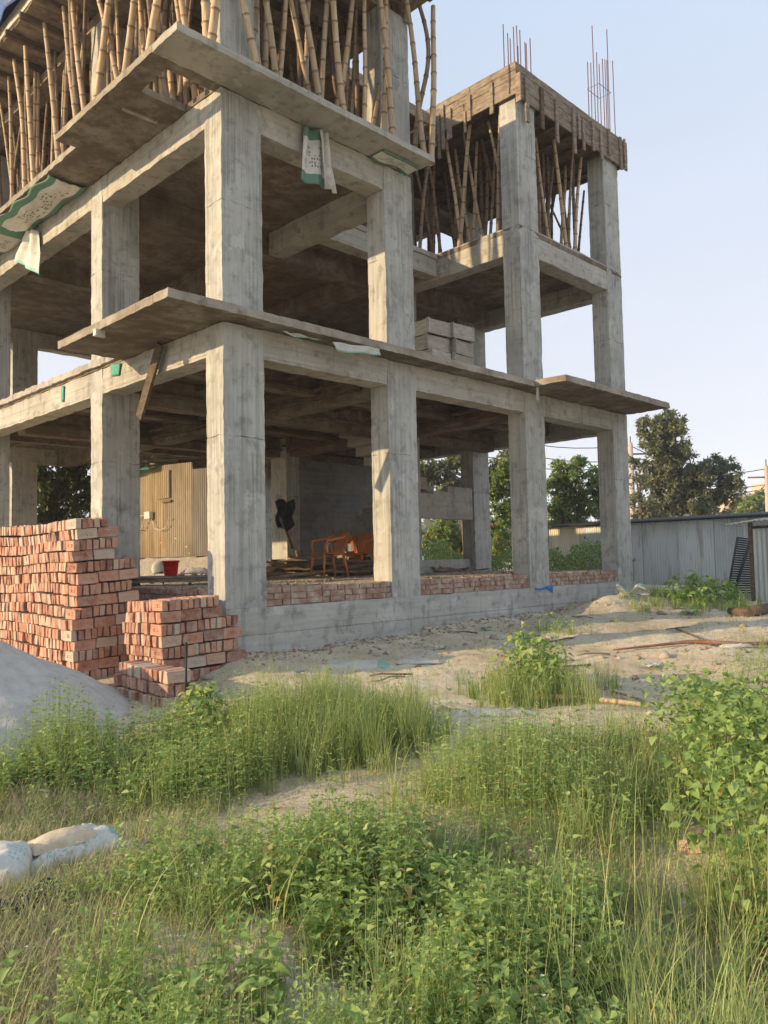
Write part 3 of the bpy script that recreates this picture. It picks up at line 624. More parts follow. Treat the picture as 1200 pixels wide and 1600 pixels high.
# ------------------------------------------------------------------ loose bricks
def brick_mesh(seed,mat):
    bm=bmesh.new(); r=random.Random(seed)
    bmesh.ops.create_cube(bm,size=1)
    for v_ in bm.verts: v_.co=Vector((v_.co.x*.238,v_.co.y*.066,v_.co.z*.112))
    for sg in (1,-1):
        f=[f for f in bm.faces if f.normal.y*sg>.9][0]
        q=bmesh.ops.inset_individual(bm,faces=[f],thickness=.026)['faces']
        bmesh.ops.translate(bm,verts=f.verts,vec=(0,-.006*sg,0))
        # raised strokes in the frog, like the maker's mark pressed in every brick
        x=-.062
        while x<.055:
            w=r.choice((.006,.012)); h=.017
            for zz in ((-h,h),) if w<.01 else ((-h,-h+.007),(h-.007,h)):
                bmesh.ops.create_cube(bm,size=1,matrix=Matrix.Translation((x+w/2,(.033-.0045)*sg,(zz[0]+zz[1])/2))@Matrix.Diagonal((w,.004,zz[1]-zz[0],1)))
            x+=w+.009
    bmesh.ops.bevel(bm,geom=[e for e in bm.edges if e.calc_length()>.05],offset=.006,segments=1,affect='EDGES')
    for _ in range(3):   # knocked corners and edges
        c_=Vector((r.choice((-1,1))*.119,r.choice((-1,1))*.033,r.uniform(-.056,.056) if r.random()<.5 else r.choice((-1,1))*.056)); rad_=r.uniform(.015,.04)
        for v_ in bm.verts:
            d_=(v_.co-c_).length
            if d_<rad_: v_.co=v_.co*(1-.12*(1-d_/rad_))
    for v_ in bm.verts:
        if max(abs(v_.co.x)/.119,abs(v_.co.y)/.033,abs(v_.co.z)/.056)>.85: v_.co+=Vector([r.uniform(-.0022,.0022) for _ in range(3)])
    me=bpy.data.meshes.new('brick'); bm.to_mesh(me); bm.free(); me.materials.append(mat); return me
def brick_var(name,lo,hi):
    m,t,b=M_(name);N=NT(t);P=N.pos()
    f=N.noise(P,9,5,.7); base=N.ramp(N.n('ShaderNodeObjectInfo').outputs['Random'],[(0,(.17,.10,.09)),(.1,lo),(.35,tuple(x*.6+y*.4 for x,y in zip(lo,hi))),(.7,hi),(.85,(.52,.38,.28)),(1,(.46,.40,.33))])
    c=N.mix(N.math('MULTIPLY',N.ramp(f,[(.38,0),(.66,1)]),.65),base,(.50,.40,.32)); c=N.mix(N.math('MULTIPLY',N.ramp(N.noise(P,25,4),[(.55,0),(.8,1)]),.5),c,tuple(x*.4 for x in lo))
    t.links.new(c,b.inputs['Base Color']); b.inputs['Roughness'].default_value=.92; b.inputs['Specular IOR Level'].default_value=.15
    t.links.new(N.bump(N.noise(P,70,4),.5,.004),b.inputs['Normal']); return m
mb_a=brick_var('brick_orange',(.27,.105,.07),(.50,.245,.155))
BM=[brick_mesh(100+i,mb_a) for i in range(12)]
bricks=[]   # (matrix, visible score, label)
def addb(x,y,z,rz,vis,label,tilt=(0,0)):
    M=Matrix.Translation((x,y,z))@Matrix.Rotation(rz+R.uniform(-.06,.06),4,'Z')@Matrix.Rotation(tilt[1]+R.uniform(-.02,.02),4,'Y')@Matrix.Rotation(tilt[0]+R.uniform(-.02,.02),4,'X')@Matrix.Diagonal((R.uniform(.96,1.02),R.uniform(.94,1.03),R.uniform(.95,1.02),1))
    bricks.append((M,vis,label))
H=.1165
TENS=['','','twenty','thirty','forty','fifty']
def ordn(n):
    if n<=20: return words[n-1]
    t,u=divmod(n,10); return (TENS[t]+'-'+words[u-1]) if u else TENS[t][:-1]+'ieth'
def stack(x0,y0,nx_of,ylen_of,z0,nc,lab,tilt=.05,jx=.012):
    # corner at (x0,y0); faces towards -X (ends) and -Y (alternately long faces and ends)
    def L_(face,c,k): return 'brick on the %s stack, %s face, %s course down, %s from the corner'%(lab,face,ordn(nc-c),ordn(k+1))
    for c in range(nc):
        z=z0+c*H+H/2; W_=nx_of(c); Ln=ylen_of(c); sx=R.uniform(-.025,.025)+.016*math.sin(c*.9)
        def zz(x,y): return z+tilt*(x-x0)*(.3+.7*c/nc)+.016*math.sin(y*2.3+c*.4)+(.02*fbm(y*3+c,x*3)-.01)
        if c%2==0:
            y=y0+.035; n=0
            while y<y0+Ln:
                x=x0+.12+sx+R.uniform(-.01,.01); k_=0
                while x<x0+W_+.05:
                    vis=2 if k_==0 or n==0 else (1 if c==nc-1 else 0)
                    addb(x+R.uniform(-jx,jx),y,float(zz(x,y)),0,vis,L_('shaded' if n==0 and k_ else 'sunlit',c,k_ if n==0 else n),(0,-tilt*c/nc)); x+=.243; k_+=1
                y+=R.uniform(.062,.078); n+=1
        else:
            x=x0+.035+sx; k_=0
            while x<x0+W_:
                addb(x,y0+.12+R.uniform(-jx,jx)*1.4,float(zz(x,y0)),math.pi/2,2,L_('shaded' if k_ else 'sunlit',c,k_),(0,0)); x+=R.uniform(.066,.076); k_+=1
            y=y0+.28; n=1
            while y<y0+Ln:
                x=x0+.12+sx+R.uniform(-.01,.01); k_=0
                while x<x0+W_+.05:
                    addb(x+R.uniform(-jx,jx),y,float(zz(x,y)),0,2 if k_==0 else (1 if c==nc-1 else 0),L_('sunlit',c,n),(0,0)); x+=.243; k_+=1
                y+=R.uniform(.062,.078); n+=1
stack(-1.27,.93,lambda c:(.76 if c<5 else .68) if c<12 else (.5 if c<14 else .38),lambda c:3.1,-.86,16,'tall',.1)
stack(-.90,-.24,lambda c:.93-(.12 if c>5 else 0)-(.04*max(0,c-4)),lambda c:.78,-.80,8,'knee-high',.05)
lp=gp(262,1106)
stack(lp.x,lp.y,lambda c:.3,lambda c:1.15-.12*c,lp.z-.02,3,'lowest',.02)
# heap of loose bricks and odd ones
for i in range(46):
    p=onp(2,.22,655+R.uniform(0,62),893-R.uniform(0,4)); p=Vector((7.2+R.gauss(0,.35),4.0+R.gauss(0,.3),0)); z=.25+max(0,.32-.7*math.hypot(p.x-7.2,p.y-4.0))*R.random()
    M=Matrix.Translation((p.x,p.y,z))@Matrix.Rotation(R.uniform(0,6),4,'Z')@Matrix.Rotation(R.uniform(-.7,.7),4,'X')@Matrix.Rotation(R.uniform(-.5,.5),4,'Y'); bricks.append((M,.5,'heap'))
for px,py,n in ((1090,1320,1),(1150,1285,1),(20,1165,5),(120,1118,2),(830,1340,2),(1000,915,0)):
    for i in range(n):
        q=gp(px+R.uniform(-25,25),py+R.uniform(-12,12))
        M=Matrix.Translation((q.x,q.y,q.z+.03))@Matrix.Rotation(R.uniform(0,6),4,'Z')@Matrix.Rotation(R.uniform(1.2,1.8),4,'X'); bricks.append((M,.4,'heap'))
def camd(p): return (Vector(p)-CAM).dot(AX)
def score(b):
    p=b[0].translation; d=camd(p); q=p-CAM; px=600+FPX*q.dot(RT)/d
    return b[1]*100-d*3-(1000 if px<-10 else 0)
bricks.sort(key=score,reverse=True)
nb=0
for M,vis,lab in bricks[:300]:
    o=link('brick',R.choice(BM)); o.matrix_world=M
    tag(o,lab,'brick','bricks of the %s stack'%(lab.split(' stack')[0].split()[-1]) if 'stack' in lab else 'loose bricks')
mb=MB(); cv=[[tuple(v_.co) for v_ in m_.vertices] for m_ in BM]; cf=[[tuple(p.vertices) for p in m_.polygons] for m_ in BM]
sv=[(x*.119,y*.033,z*.056) for x in(-1,1) for y in (-1,1) for z in (-1,1)]; sf=[(0,1,3,2),(4,6,7,5),(0,4,5,1),(2,3,7,6),(0,2,6,4),(1,5,7,3)]
rv=[]
for M,vis,lab in bricks[300:]:
    if vis>=.3: k=R.randrange(12); vv,ff=cv[k],cf[k]
    else: vv,ff=sv,sf
    mb.add([M@Vector(q) for q in vv],ff); rv+= [R.random()]*len(vv)
m_rest=rnd_mat('brick_rest',[(0,(.17,.10,.09)),(.1,(.27,.105,.07)),(.35,(.36,.16,.10)),(.7,(.49,.26,.17)),(.85,(.52,.38,.28)),(1,(.46,.40,.33))],0,.92)
N_=NT(m_rest.node_tree); b_=m_rest.node_tree.nodes['Principled BSDF']; c_=b_.inputs['Base Color'].links[0].from_socket; P_b=N_.pos()
m_rest.node_tree.links.new(N_.mix(N_.math('MULTIPLY',N_.ramp(N_.noise(P_b,9,5,.7),[(.38,0),(.66,1)]),.6),c_,(.50,.40,.32)),b_.inputs['Base Color']); m_rest.node_tree.links.new(N_.bump(N_.noise(P_b,70,4),.5,.004),b_.inputs['Normal'])
o=mb.build('stacked_bricks',m_rest); a=o.data.attributes.new('rnd','FLOAT','POINT'); a.data.foreach_set('value',np.array(rv,np.float32)); tag(o,'the remaining orange clay bricks filling the stacks and lying scattered','bricks',kind='stuff')
# ------------------------------------------------------------------ sand heap at the left
mb=MB(); hc=Vector((-2.82,.35)); 
def sandf(u,v_):
    r=u*1.68; a=v_*2*math.pi; x=hc.x+r*math.cos(a)*1.0; y=hc.y+r*math.sin(a)*1.1
    g_=tz(x,y); h=max(0,1-u**1.03)*.86
    return (x,y,g_-.03+h+.03*float(fbm(x*3,y*3))*min(1,(1-u)*4)+.02*float(fbm(x*11,y*11,o=4))*min(1,(1-u)*4)-.02*max(0,float(fbm(x*1.8,y*1.8,seed=77))-.5)*2*min(1,(1-u)*4))
mb.grid(sandf,70,200); o=mb.build('sand_heap',m_sand,None,True); tag(o,'smooth pale grey sand heap in front of the tall brick stack','sand',kind='stuff')
# ------------------------------------------------------------------ corrugated sheets
def corr(mb,p0,p1,z0,z1,pitch=.075,amp=.011,ztop=None,rag=0,per=8):
    # vertical sheet from plan point p0 to p1
    p0=Vector((p0[0],p0[1]));p1=Vector((p1[0],p1[1])); L=(p1-p0).length; d=(p1-p0)/L; n=Vector((-d.y,d.x)); N_=int(L/pitch*6); base=len(mb.v)
    for i in range(N_+1):
        s=L*i/N_; o=amp*math.cos(2*math.pi*s/pitch); lap=.006*(int(s/.78)%2); q=p0+d*s+n*(o+lap); za=z0(s) if callable(z0) else z0; zb=z1(s) if callable(z1) else z1
        za+=rag*math.sin(int(s/.78)*2.3); mb.v.append((q.x,q.y,za)); mb.v.append((q.x,q.y,zb))
    for i in range(N_): mb.f.append((base+2*i,base+2*i+2,base+2*i+3,base+2*i+1))
HT=empty('site_hut',(2.0,4.5,.2),'rusty tan corrugated hut on the ground floor at the left, planks on its roof','hut')
def hp_(mb,name,mat,smooth=True,par=HT):
    o=mb.build(name,mat,par,smooth); o.location=tuple(-x for x in par.location); return o
mb=MB(); corr(mb,(2.0,3.3),(2.0,5.75),.62,lambda s:2.14+.04*s-.12*(s<.6),.063,.013); hp_(mb,'wall_sheet',m_tinold)
mb=MB(); corr(mb,(1.97,4.55),(1.97,5.0),1.62,2.1,.063,.013); hp_(mb,'patch_sheet',m_tinold)
mb=MB(); corr(mb,(2.02,3.3),(2.9,3.45),.6,2.1,.063,.013); corr(mb,(2.9,3.45),(2.95,5.75),.6,2.1,.063,.013); hp_(mb,'wall_sheet',m_tinold)
mb=MB(); mb.cbox(1.95,1.99,4.5,4.8,1.55,1.585,.2,.002); mb.cbox(1.93,1.97,5.76,5.82,.25,2.2,.3,.006); hp_(mb,'batten',m_woodd,False)
mb=MB(); mb.cbox(1.93,2.95,3.3,5.85,.2,.6,.3,.02,.02,M=None); hp_(mb,'rubble_base',m_mortar,False)
mb=MB()
for i in range(9):
    M=Matrix.Translation((2.5,4.6+i*.14,2.22+R.uniform(0,.15)))@Matrix.Rotation(R.uniform(-.5,.5),4,'Z')@Matrix.Rotation(R.uniform(-.12,.12),4,'Y'); mb.cbox(-.7,.7,-.05,.05,-.012,.012,.4,.003,M=M)
hp_(mb,'roof_plank',m_wood,False)
o=sheet('roof_sheet',lambda u,v_:(1.8+u*.5,4.9+v_*1.1,2.2+.1*float(fbm(u*4,v_*5,seed=3))-.12*(1-u)**3),8,14,m_green,HT); o.location=(-2.0,-4.5,-.2)
mb=MB(); mb.cbox(1.9,1.97,5.12,5.3,1.3,1.42,.2,.004); sk_=hp_(mb,'socket_box',m_white,False)
mb=MB(); mb.tube([(1.94,5.12+.0,1.3),(1.93,5.0,1.12),(1.93,4.8,1.08),(1.93,4.6,1.12),(1.93,4.5,1.3)],.006,5); mb.tube([(1.93,5.3,1.3),(1.92,5.45,1.12),(1.92,5.65,1.14),(1.92,5.75,1.3),(1.92,5.5,1.36),(1.92,5.3,1.36)],.008,5); hp_(mb,'cable',m_white)
# plank pile with the bucket, in front of the hut
def stick(name,c,L,rz,w,h,mat,label,cat,group,ry=0,tube=False):
    mb=MB(); 
    if tube: mb.tube([(-L/2,0,0),(-L*.1,R.uniform(-.02,.02),R.uniform(0,.02)),(L*.25,0,R.uniform(-.01,.02)),(L/2,0,0)],[w/2,w/2.2,w/2.3,w/2.6],8)
    else: mb.cbox(-L/2,L/2,-w/2,w/2,-h/2,h/2,.25,.004,.002,seed=R.randint(0,999))
    o=mb.build(name,mat,None,tube); o.matrix_world=Matrix.Translation(c)@Matrix.Rotation(rz,4,'Z')@Matrix.Rotation(ry,4,'Y'); return tag(o,label,cat,group)
def planklay(c,L,rz,lab,group,n,w,lay=.03,w2=.14,mat=None):
    for i in range(n):
        l=i//4; d=Vector((-math.sin(rz),math.cos(rz)))*((i%4)-1.5)*(w2+.02)
        stick('plank',(c[0]+d.x,c[1]+d.y,c[2]+.016+l*lay),L*R.uniform(.7,1.05),rz+R.uniform(-.12,.12),w2,.024,mat or m_wood,lab,'plank',group)
planklay((dep(11.2,262,890).x,dep(11.2,262,890).y,.25),1.9,-.78,'grey plank in the low pile under the red bucket','planks under the red bucket',12,.6)
bkp=dep(11.2,267,890); bk=empty('bucket',(bkp.x,bkp.y,.345),'red plastic bucket standing on a plank pile in front of the tan hut','bucket')
def lathe(mb,prof,n=24,c=(0,0,0)):
    for i,(r,z) in enumerate(prof):
        for k_ in range(n): mb.v.append((c[0]+r*math.cos(k_*2*math.pi/n),c[1]+r*math.sin(k_*2*math.pi/n),c[2]+z))
    b=len(mb.v)-n*len(prof)
    for i in range(len(prof)-1):
        for k_ in range(n): mb.f.append((b+i*n+k_,b+i*n+(k_+1)%n,b+(i+1)*n+(k_+1)%n,b+(i+1)*n+k_))
mb=MB(); lathe(mb,[(.0,0),(.085,0),(.09,.01),(.11,.19),(.122,.19),(.122,.212),(.112,.212),(.104,.19),(.083,.014),(0,.014)]); mb.build('bucket_body',m_red,bk,True)
mb=MB(); mb.tube([(.118*math.cos(t),.118*math.sin(t)*.9-.0,.2-.09*math.sin(t)) for t in np.linspace(0,math.pi,13)],.004,5); o=mb.build('handle',m_red,bk,True); o.rotation_euler=(0,0,math.radians(225-180+90))
# crumpled bags by the bucket
def bag(name,c,sx,sy,sz,rz,mat,label,seed=0,cat='sack',group=None,crease=.25,tilt=0,hollow=None,nu=56,nv=60,on_ground=True):
    g0=tz(c[0],c[1])+c[2]-.01 if on_ground else c[2]
    M=Matrix.Translation((c[0],c[1],g0))@Matrix.Rotation(rz,4,'Z')@Matrix.Rotation(tilt,4,'Y')
    def fn(u,v_):
        # closed flat sack: u around, v along; squared-off ends that thin out
        a=u*2*math.pi; t=v_*2-1; w=max(0.0,(1-abs(t)**3.2))**.6
        x=t*sx/2*(1-.05*math.cos(2*a)); cy=math.copysign(abs(math.cos(a))**.75,math.cos(a)); y=cy*sy/2*(.8+.2*w)
        z=(max(-.35,math.sin(a))*.6+.3)*sz*(.12+.88*w)
        q1=float(fbm(x*3.2+seed+y*2,y*5-x*1.5+seed,z*4,2,seed)); q2=float(fbm(x*5+y*9+seed,y*17-x*6,z*9,2,seed+9)); rd=max(0,1-abs(q1-.5)*9); rd2=max(0,1-abs(q2-.5)*8)
        k_=crease*sz*(.34*rd+.22*rd2)-.06*crease*sz; sag=.3*sz*(q1-.5)*crease*4
        return M@(Vector((x,y,max(.004,z+sag*w)))+Vector((0,math.cos(a)*.5,max(0,math.sin(a))))*k_)
    mb=MB(); mb.grid(fn,nu,nv); o=mb.build(name,mat,None,True); me=o.data
    at=me.attributes.new('suv','FLOAT_VECTOR','POINT'); at.data.foreach_set('vector',np.array([((i/nu*2)%1,j/nv,0) for i in range(nu+1) for j in range(nv+1)],np.float32).ravel())
    return tag(o,label,cat,group)
m_cem=simple('spilt_cement',[(.3,(.5,.4,.28)),(.7,(.66,.56,.42))],12,.95,.5,.006)
q=gp(110,1338)
torn=bag('cement_sack',(q.x,q.y+.03,0),.54,.34,.105,math.radians(2),m_sackteal,'torn white cement sack with its beige filling showing, lying in dry grass at the left',3,crease=.8)
def tearf(u,v_):
    x=(u-.58)*.34; y=(v_-.5)*.2*(1-.5*abs(u-.5)); r=max(0,1-((u-.5)/.5)**2)*max(0,1-((v_-.5)/.5)**2)
    z=.045+.065*r**.4+.012*float(fbm(x*14,y*14,seed=5)); return Matrix.Translation((q.x-.02,q.y+.0,q.z+.03))@Matrix.Rotation(math.radians(2),4,'Z')@Vector((x,y,z))
mb=MB(); mb.grid(tearf,26,16); o=mb.build('spilt_cement',m_cem,torn,True)
q2=gp(0,1372)
bag('cement_sack',(q2.x,q2.y,0),.36,.27,.17,math.radians(60),m_sackteal,'full white and teal printed sack cut by the left edge of the photo',8,crease=.3)
q3=gp(20,1425)
o=sheet('dark_rag',lambda u,v_:(q3.x+(u-.5)*.42,q3.y+(v_-.5)*.16+.03*math.sin(u*9),q3.z+.02+.06*float(fbm(u*6,v_*4,seed=8))),26,12,m_cloth); tag(o,'crumpled black rag in the grass below the printed sack','rag')
q4=gp(555,1040); bag('cement_sack',(q4.x,q4.y,-0.02),.8,.36,.085,math.radians(-42),m_sackpale,'flat pale green sack lying on dirt at the foot of the plinth',5)
q5=gp(655,1035); bag('cement_sack',(q5.x,q5.y,0),.5,.2,.05,math.radians(-50),m_white,'small crumpled white sack on bare dirt beside the pale green sack',6,crease=.7)
q6=dep(12.9,990,955)
o=sheet('cement_sack',lambda u,v_:(q6.x+(u-.5)*.5*.7+.06*math.sin(v_*6),q6.y-(u-.5)*.5*.7,tz(q6.x,q6.y)+.02+v_*.2*(.6+.4*math.sin(u*9+1))+.09*float(fbm(u*6,v_*6,seed=2))),22,16,m_sackpale); tag(o,'crumpled white sack lying on the dirt mound near the right end of the plinth','sack')
q7=gp(765,1118); bag('cement_sack',(q7.x,q7.y,0),.75,.16,.05,math.radians(-42),m_white,'flattened grey-white sack strip lying across the sandy path',12,crease=.9)
q8=gp(1148,1010)
bag('cement_sack',(q8.x,q8.y,0),.36,.2,.06,math.radians(-40),m_white,'small white plastic bag beside the brown hose at the right',14,crease=.8)
q9=gp(470,1055); o=sheet('blue_wrapper',lambda u,v_:(q9.x+(u-.5)*.12,q9.y+(v_-.5)*.06,q9.z+.02+.04*float(fbm(u*5,v_*5))),6,5,m_bluep); tag(o,'tiny blue plastic wrapper on the dirt left of the pale green sack','litter')
# sacks caught on the slabs
def hang(name,px0,px1,plane,fold,mat,label,nu=14,nv=22,cat='sack',off=(0,0,0)):
    ax,val=plane; T0=onp(ax,val,*px0[0]);T1=onp(ax,val,*px0[1]);B0=onp(ax,val,*px1[0]);B1=onp(ax,val,*px1[1])
    def fn(u,v_):
        a=T0.lerp(T1,u);b=B0.lerp(B1,u); p=a.lerp(b,v_); w=.03*math.sin(u*11+v_*2)+.02*float(fbm(u*4,v_*4)); n=Vector((-1,0,0)) if ax==0 else Vector((0,-1,0)); return p+n*(w*fold+.02)
    return tag(sheet(name,fn,nu,nv,mat),label,cat)
hang('cement_sack',((471,198),(503,208)),((465,282),(516,298)),(1,-.02),1.2,m_sack,'printed white cement sack with green bands hanging right of the corner column')
hang('cement_sack',((497,204),(512,212)),((503,292),(523,304)),(1,-.1),1.0,m_white,'loose white plastic flap hanging beside the printed sack under the upper slab') 
o=sheet('cement_sack',lambda v_,u:(-.58+u*.56+.03*math.sin(v_*19)*(1-u),3.35+v_*2.1-.12*u*v_,5.938-.012-.06*math.sin(math.pi*u)*(.3+1.2*float(fbm(u*6,v_*9,seed=5)))-(.03*math.sin(v_*14)*u)),44,18,m_sack); tag(o,'printed cement sack with dark green edge stuck under the left balcony slab','sack')
o=sheet('cement_sack',lambda u,v_:(-.58+u*.55,5.5+v_*1.2,5.938-.02-.06*math.sin(math.pi*v_)),10,20,m_sack); tag(o,'cement sack stuck under the left balcony slab at the left edge of the photo','sack')
hang('cement_sack',((47,362),(60,360)),((30,410),(66,432)),(0,-.05),1.6,m_sackteal,'torn white and green sack strip dangling over the left edge beam')
o=sheet('sack_scrap',lambda u,v_:(*onp(1,-.31,650+u*24,238+u*12+v_*10)[:],),8,5,m_white); tag(o,'white paper scrap stuck on the end of the upper slab','scrap')
o=sheet('cement_sack',lambda u,v_:(2.35+u*.7,-.3+v_*.28,5.925-.03*math.sin(u*7)*v_),10,8,m_sack); tag(o,'dark green sack scrap under the right end of the upper slab','sack')
hang('cement_sack',((517,535),(592,545)),((522,550),(592,556)),(1,-.31),.8,m_sackpale,'crumpled pale plastic sack caught on the edge of the first floor slab',nu=22,nv=6)
hang('sack_scrap',((438,518),(470,524)),((450,526),(500,532)),(1,-.2),.8,m_sackpale,'thin grey-green plastic strip under the first floor slab left of the crumpled sack',nu=14,nv=5)
o=sheet('sack_scrap',lambda u,v_:(*onp(1,-.305,838+u*4,590+v_*34+u*3)[:],),3,12,m_white); tag(o,'thin white strip dangling from the first floor slab above the third column','scrap')
o=sheet('sack_scrap',lambda u,v_:(-.015,2.42+u*.22-.05*v_*(1-u),3.03+v_*.16+.03*u),5,5,m_green); tag(o,'green plastic scrap on the lit first floor beam at the left','scrap')
o=sheet('sack_scrap',lambda u,v_:(-.014,4.15+u*.08,2.95+v_*.24),3,5,m_green); tag(o,'narrow faded green scrap on the lit first floor beam at the far left','scrap')
# plank leaning against the first floor beam
pt=onp(0,-.1,248,538); pb=onp(0,-.1,216,652); d=(pt-pb); mb=MB(); mb.cbox(0,.035,-.075,.075,0,d.length,.15,.003,.003)
o=mb.build('plank',m_woodd); o.matrix_world=Matrix.Translation(pb)@Vector((0,0,1)).rotation_difference(d.normalized()).to_matrix().to_4x4(); tag(o,'single plank hanging at a slant from the corner balcony over the left beam','plank')
o=MB(); o.cbox(-.06,.06,-.03,.03,-.04,.04,.04,.012,.01); o=o.build('stone',m_white); o.location=onp(2,3.19,156,521); tag(o,'small white lump stuck under the corner balcony slab','lump')
# shuttering boxes on the first floor slab
def crate(x,y,z,rz,w,d,h,label):
    e=empty('wooden_box',(x,y,z),label,'box','stacked wooden shuttering boxes on the first floor slab',rz)
    for sx_ in (-1,1):
        mb=MB(); mb.cbox(sx_*w/2-.014,sx_*w/2+.014,-d/2,d/2,0,h,.1,.004,.003,seed=R.randint(0,99)); mb.build('end_board',m_palew,e)
        mb=MB(); mb.cbox(-w/2+.016,w/2-.016,sx_*(d/2-.014)-.012,sx_*(d/2-.014)+.012,.0,h-.004,.1,.004,.003,seed=R.randint(0,99)); mb.build('side_board',m_palew,e)
    mb=MB(); mb.cbox(-w/2+.016,w/2-.016,-d/2+.03,d/2-.03,h-.03,h-.01,.2,.004); mb.build('lid',m_palew,e)
    mb=MB(); mb.cbox(-w/2-.03,-w/2-.016,-d/2-.02,-d/2+.05,-.0,h+.01,.2,.003); mb.build('corner_cleat',m_palew,e)
bx=[(4.58,1.0,0),(5.08,.92,0)]
for c,(x,y,_) in enumerate(bx):
    for l in range(4 if c==0 else 4):
        crate(x+R.uniform(-.03,.03),y+R.uniform(-.03,.03),3.325+l*.245,R.uniform(-.1,.1),.46,.6,.235,'weathered wooden box %s in the %s stack on the first floor slab'%(['at the bottom','second from below','third from below','on top'][l],'left' if c==0 else 'right'))
for i in range(5): stick('plank',(2.15+R.uniform(-.2,.2),1.6+R.uniform(-.1,.1),3.36+.03*i),1.2,.1+R.uniform(-.2,.2),.12,.025,m_wood,'old plank on the first floor slab left of second column','plank','planks on the first floor slab')
# ------------------------------------------------------------------ chairs
def chair(loc,rz,label,scale=1.):
    e=empty('plastic_armchair',loc,label,'chair','orange plastic armchairs on the ground floor',rz)
    def pt(mb,name,smooth=True):
        o=mb.build(name,m_orange,e,smooth); return o
    mb=MB(); mb.grid(lambda u,v_:((u-.5)*.44*(1-.1*v_),(v_-.5)*.44,.43-.012*math.sin(math.pi*u)-.02*v_+(.0 if v_>.1 else -.03*(1-v_*10))),12,12); o=pt(mb,'seat'); md=o.modifiers.new('s','SOLIDIFY'); md.thickness=.014
    # back: curved shell
    def bf(u,v_):
        a=(u-.5)*1.5; wv=.22+.035*v_; return (math.sin(a)*wv*1.05,.20+math.cos(a)*.06+.11*v_-.03,.40+v_*.42-.05*abs(u-.5)**2*4*v_)
    mb=MB(); mb.grid(bf,12,12); o=pt(mb,'backrest'); md=o.modifiers.new('s','SOLIDIFY'); md.thickness=.014
    for s in (-1,1):
        mb=MB(); mb.tube([(s*.19,-.19,.43),(s*.215,-.215,.2),(s*.235,-.235,0)],[.026,.021,.016],8); pt(mb,'leg')
        mb=MB(); mb.tube([(s*.18,.19,.43),(s*.2,.24,.2),(s*.215,.28,0)],[.026,.021,.016],8); pt(mb,'leg')
        mb=MB(); mb.tube([(s*.215,-.18,.41),(s*.245,-.19,.55),(s*.26,-.17,.645),(s*.265,0,.665),(s*.25,.17,.69),(s*.2,.27,.77)],[.022,.02,.022,.026,.024,.018],8); pt(mb,'armrest')
    return e
def at_floor(px,depth): 
    p=dep(depth,px,880); return (p.x,p.y,.215)
chair(at_floor(513,14.0),math.radians(-100),'front left orange plastic armchair, turned side on, nearest to the wood pile')
chair(at_floor(541,16.2),math.radians(-60),'orange plastic armchair just behind the front left one')
chair(at_floor(553,16.9),math.radians(-150),'orange plastic armchair half hidden between the other chairs')
chair(at_floor(574,16.0),math.radians(60),'right-hand orange plastic armchair partly hidden by the second column')
chair(at_floor(560,15.4),math.radians(-75),'orange plastic armchair in the middle of the cluster')
chair(at_floor(530,17.4),math.radians(200),'rearmost orange plastic armchair seen between the others')
# split wood / bamboo offcuts heap
for i in range(80):
    d=R.uniform(14.7,17.5); px=R.uniform(414,600) ; p=dep(d,px,880)
    stick('wood_offcut',(p.x,p.y,.25+R.random()**1.6*.3),R.uniform(.5,1.5),R.uniform(-.3,.9)-.6,R.uniform(.05,.11),.035,m_bam if i%3==0 else m_wood if i%3==1 else m_bamd,'short offcut in the wood heap behind the orange chairs','offcut','offcuts heaped around the chairs',ry=R.uniform(-.12,.12),tube=(i%2==0))
for i in range(12):
    p=Vector((6.6+R.uniform(-.3,.6),3.2+R.uniform(-.4,.4),.25)); 
    stick('wood_offcut',(p.x+1.2,p.y+.1,.24+R.random()*.06),R.uniform(.3,.8),R.uniform(0,3),.05,.03,m_wood,'splintered piece of wood by the brick heap','offcut','wood by the brick heap',ry=R.uniform(-.2,.2))
# clothes on a post
cp=dep(15.6,441,840)
cl=empty('clothes_post',(cp.x,cp.y,.2),'slanting wooden post with dark clothes thrown over it, in front of the lit inner column','post')
mb=MB(); mb.tube([(.18,-.1,.55),(0,0,1.1),(-.1,.06,1.5)],[.035,.03,.028],8); mb.build('post',m_woodd,cl,True)
mb=MB(); mb.tube([(.22,-.16,.52),(.3,-.25,.02)],.03,8); mb.build('foot',m_woodd,cl,True)
o=sheet('dark_jacket',lambda u,v_:(cp.x-.16+u*.36-.03+.04*math.sin(v_*7),cp.y-.08+.05*math.sin(u*14)-.12*u,.2+1.52-.12*abs(u-.5)-v_*(.62-.25*abs(u-.4))+.05*math.sin(u*9)),20,16,m_cloth,thick=.012); tag(o,'ragged dark jacket hanging from the slanting post inside the ground floor','jacket')
# ------------------------------------------------------------------ sheds at the right
A0=dep(24.2,860,905); A1=dep(20.9,1080,914); 
dirx=(A1-A0); dirx.z=0; dirx.normalize(); A0=Vector((A0.x,A0.y,-.36)); LW=11.0; A2=A0+dirx*LW
SH=empty('corrugated_shed',tuple(A0),'long low grey corrugated tin shed with thin dark roof at the right','shed')
nrm=Vector((dirx.y,-dirx.x,0)); 
if nrm.dot(CAM-A0)<0: nrm=-nrm
hgt=lambda s:1.50+.012*s
mb=MB(); corr(mb,(A0+dirx*1.25)[:2],(A0+dirx*1.9)[:2],-.42,lambda s:A0.z+1.70+hgt(0)*0,.075,.011)
hp_(mb,'wall_sheet',m_tin,True,SH)
segs=[(0,1.25,m_tinlt),(1.9,7.35,m_tin),(7.4,LW,m_tin)]
for s0,s1,mt in segs:
    mb=MB(); corr(mb,(A0+dirx*s0)[:2],(A0+dirx*s1)[:2],-.42+.06,A0.z+1.72,.075,.011,rag=.02); hp_(mb,'wall_sheet',mt,True,SH)
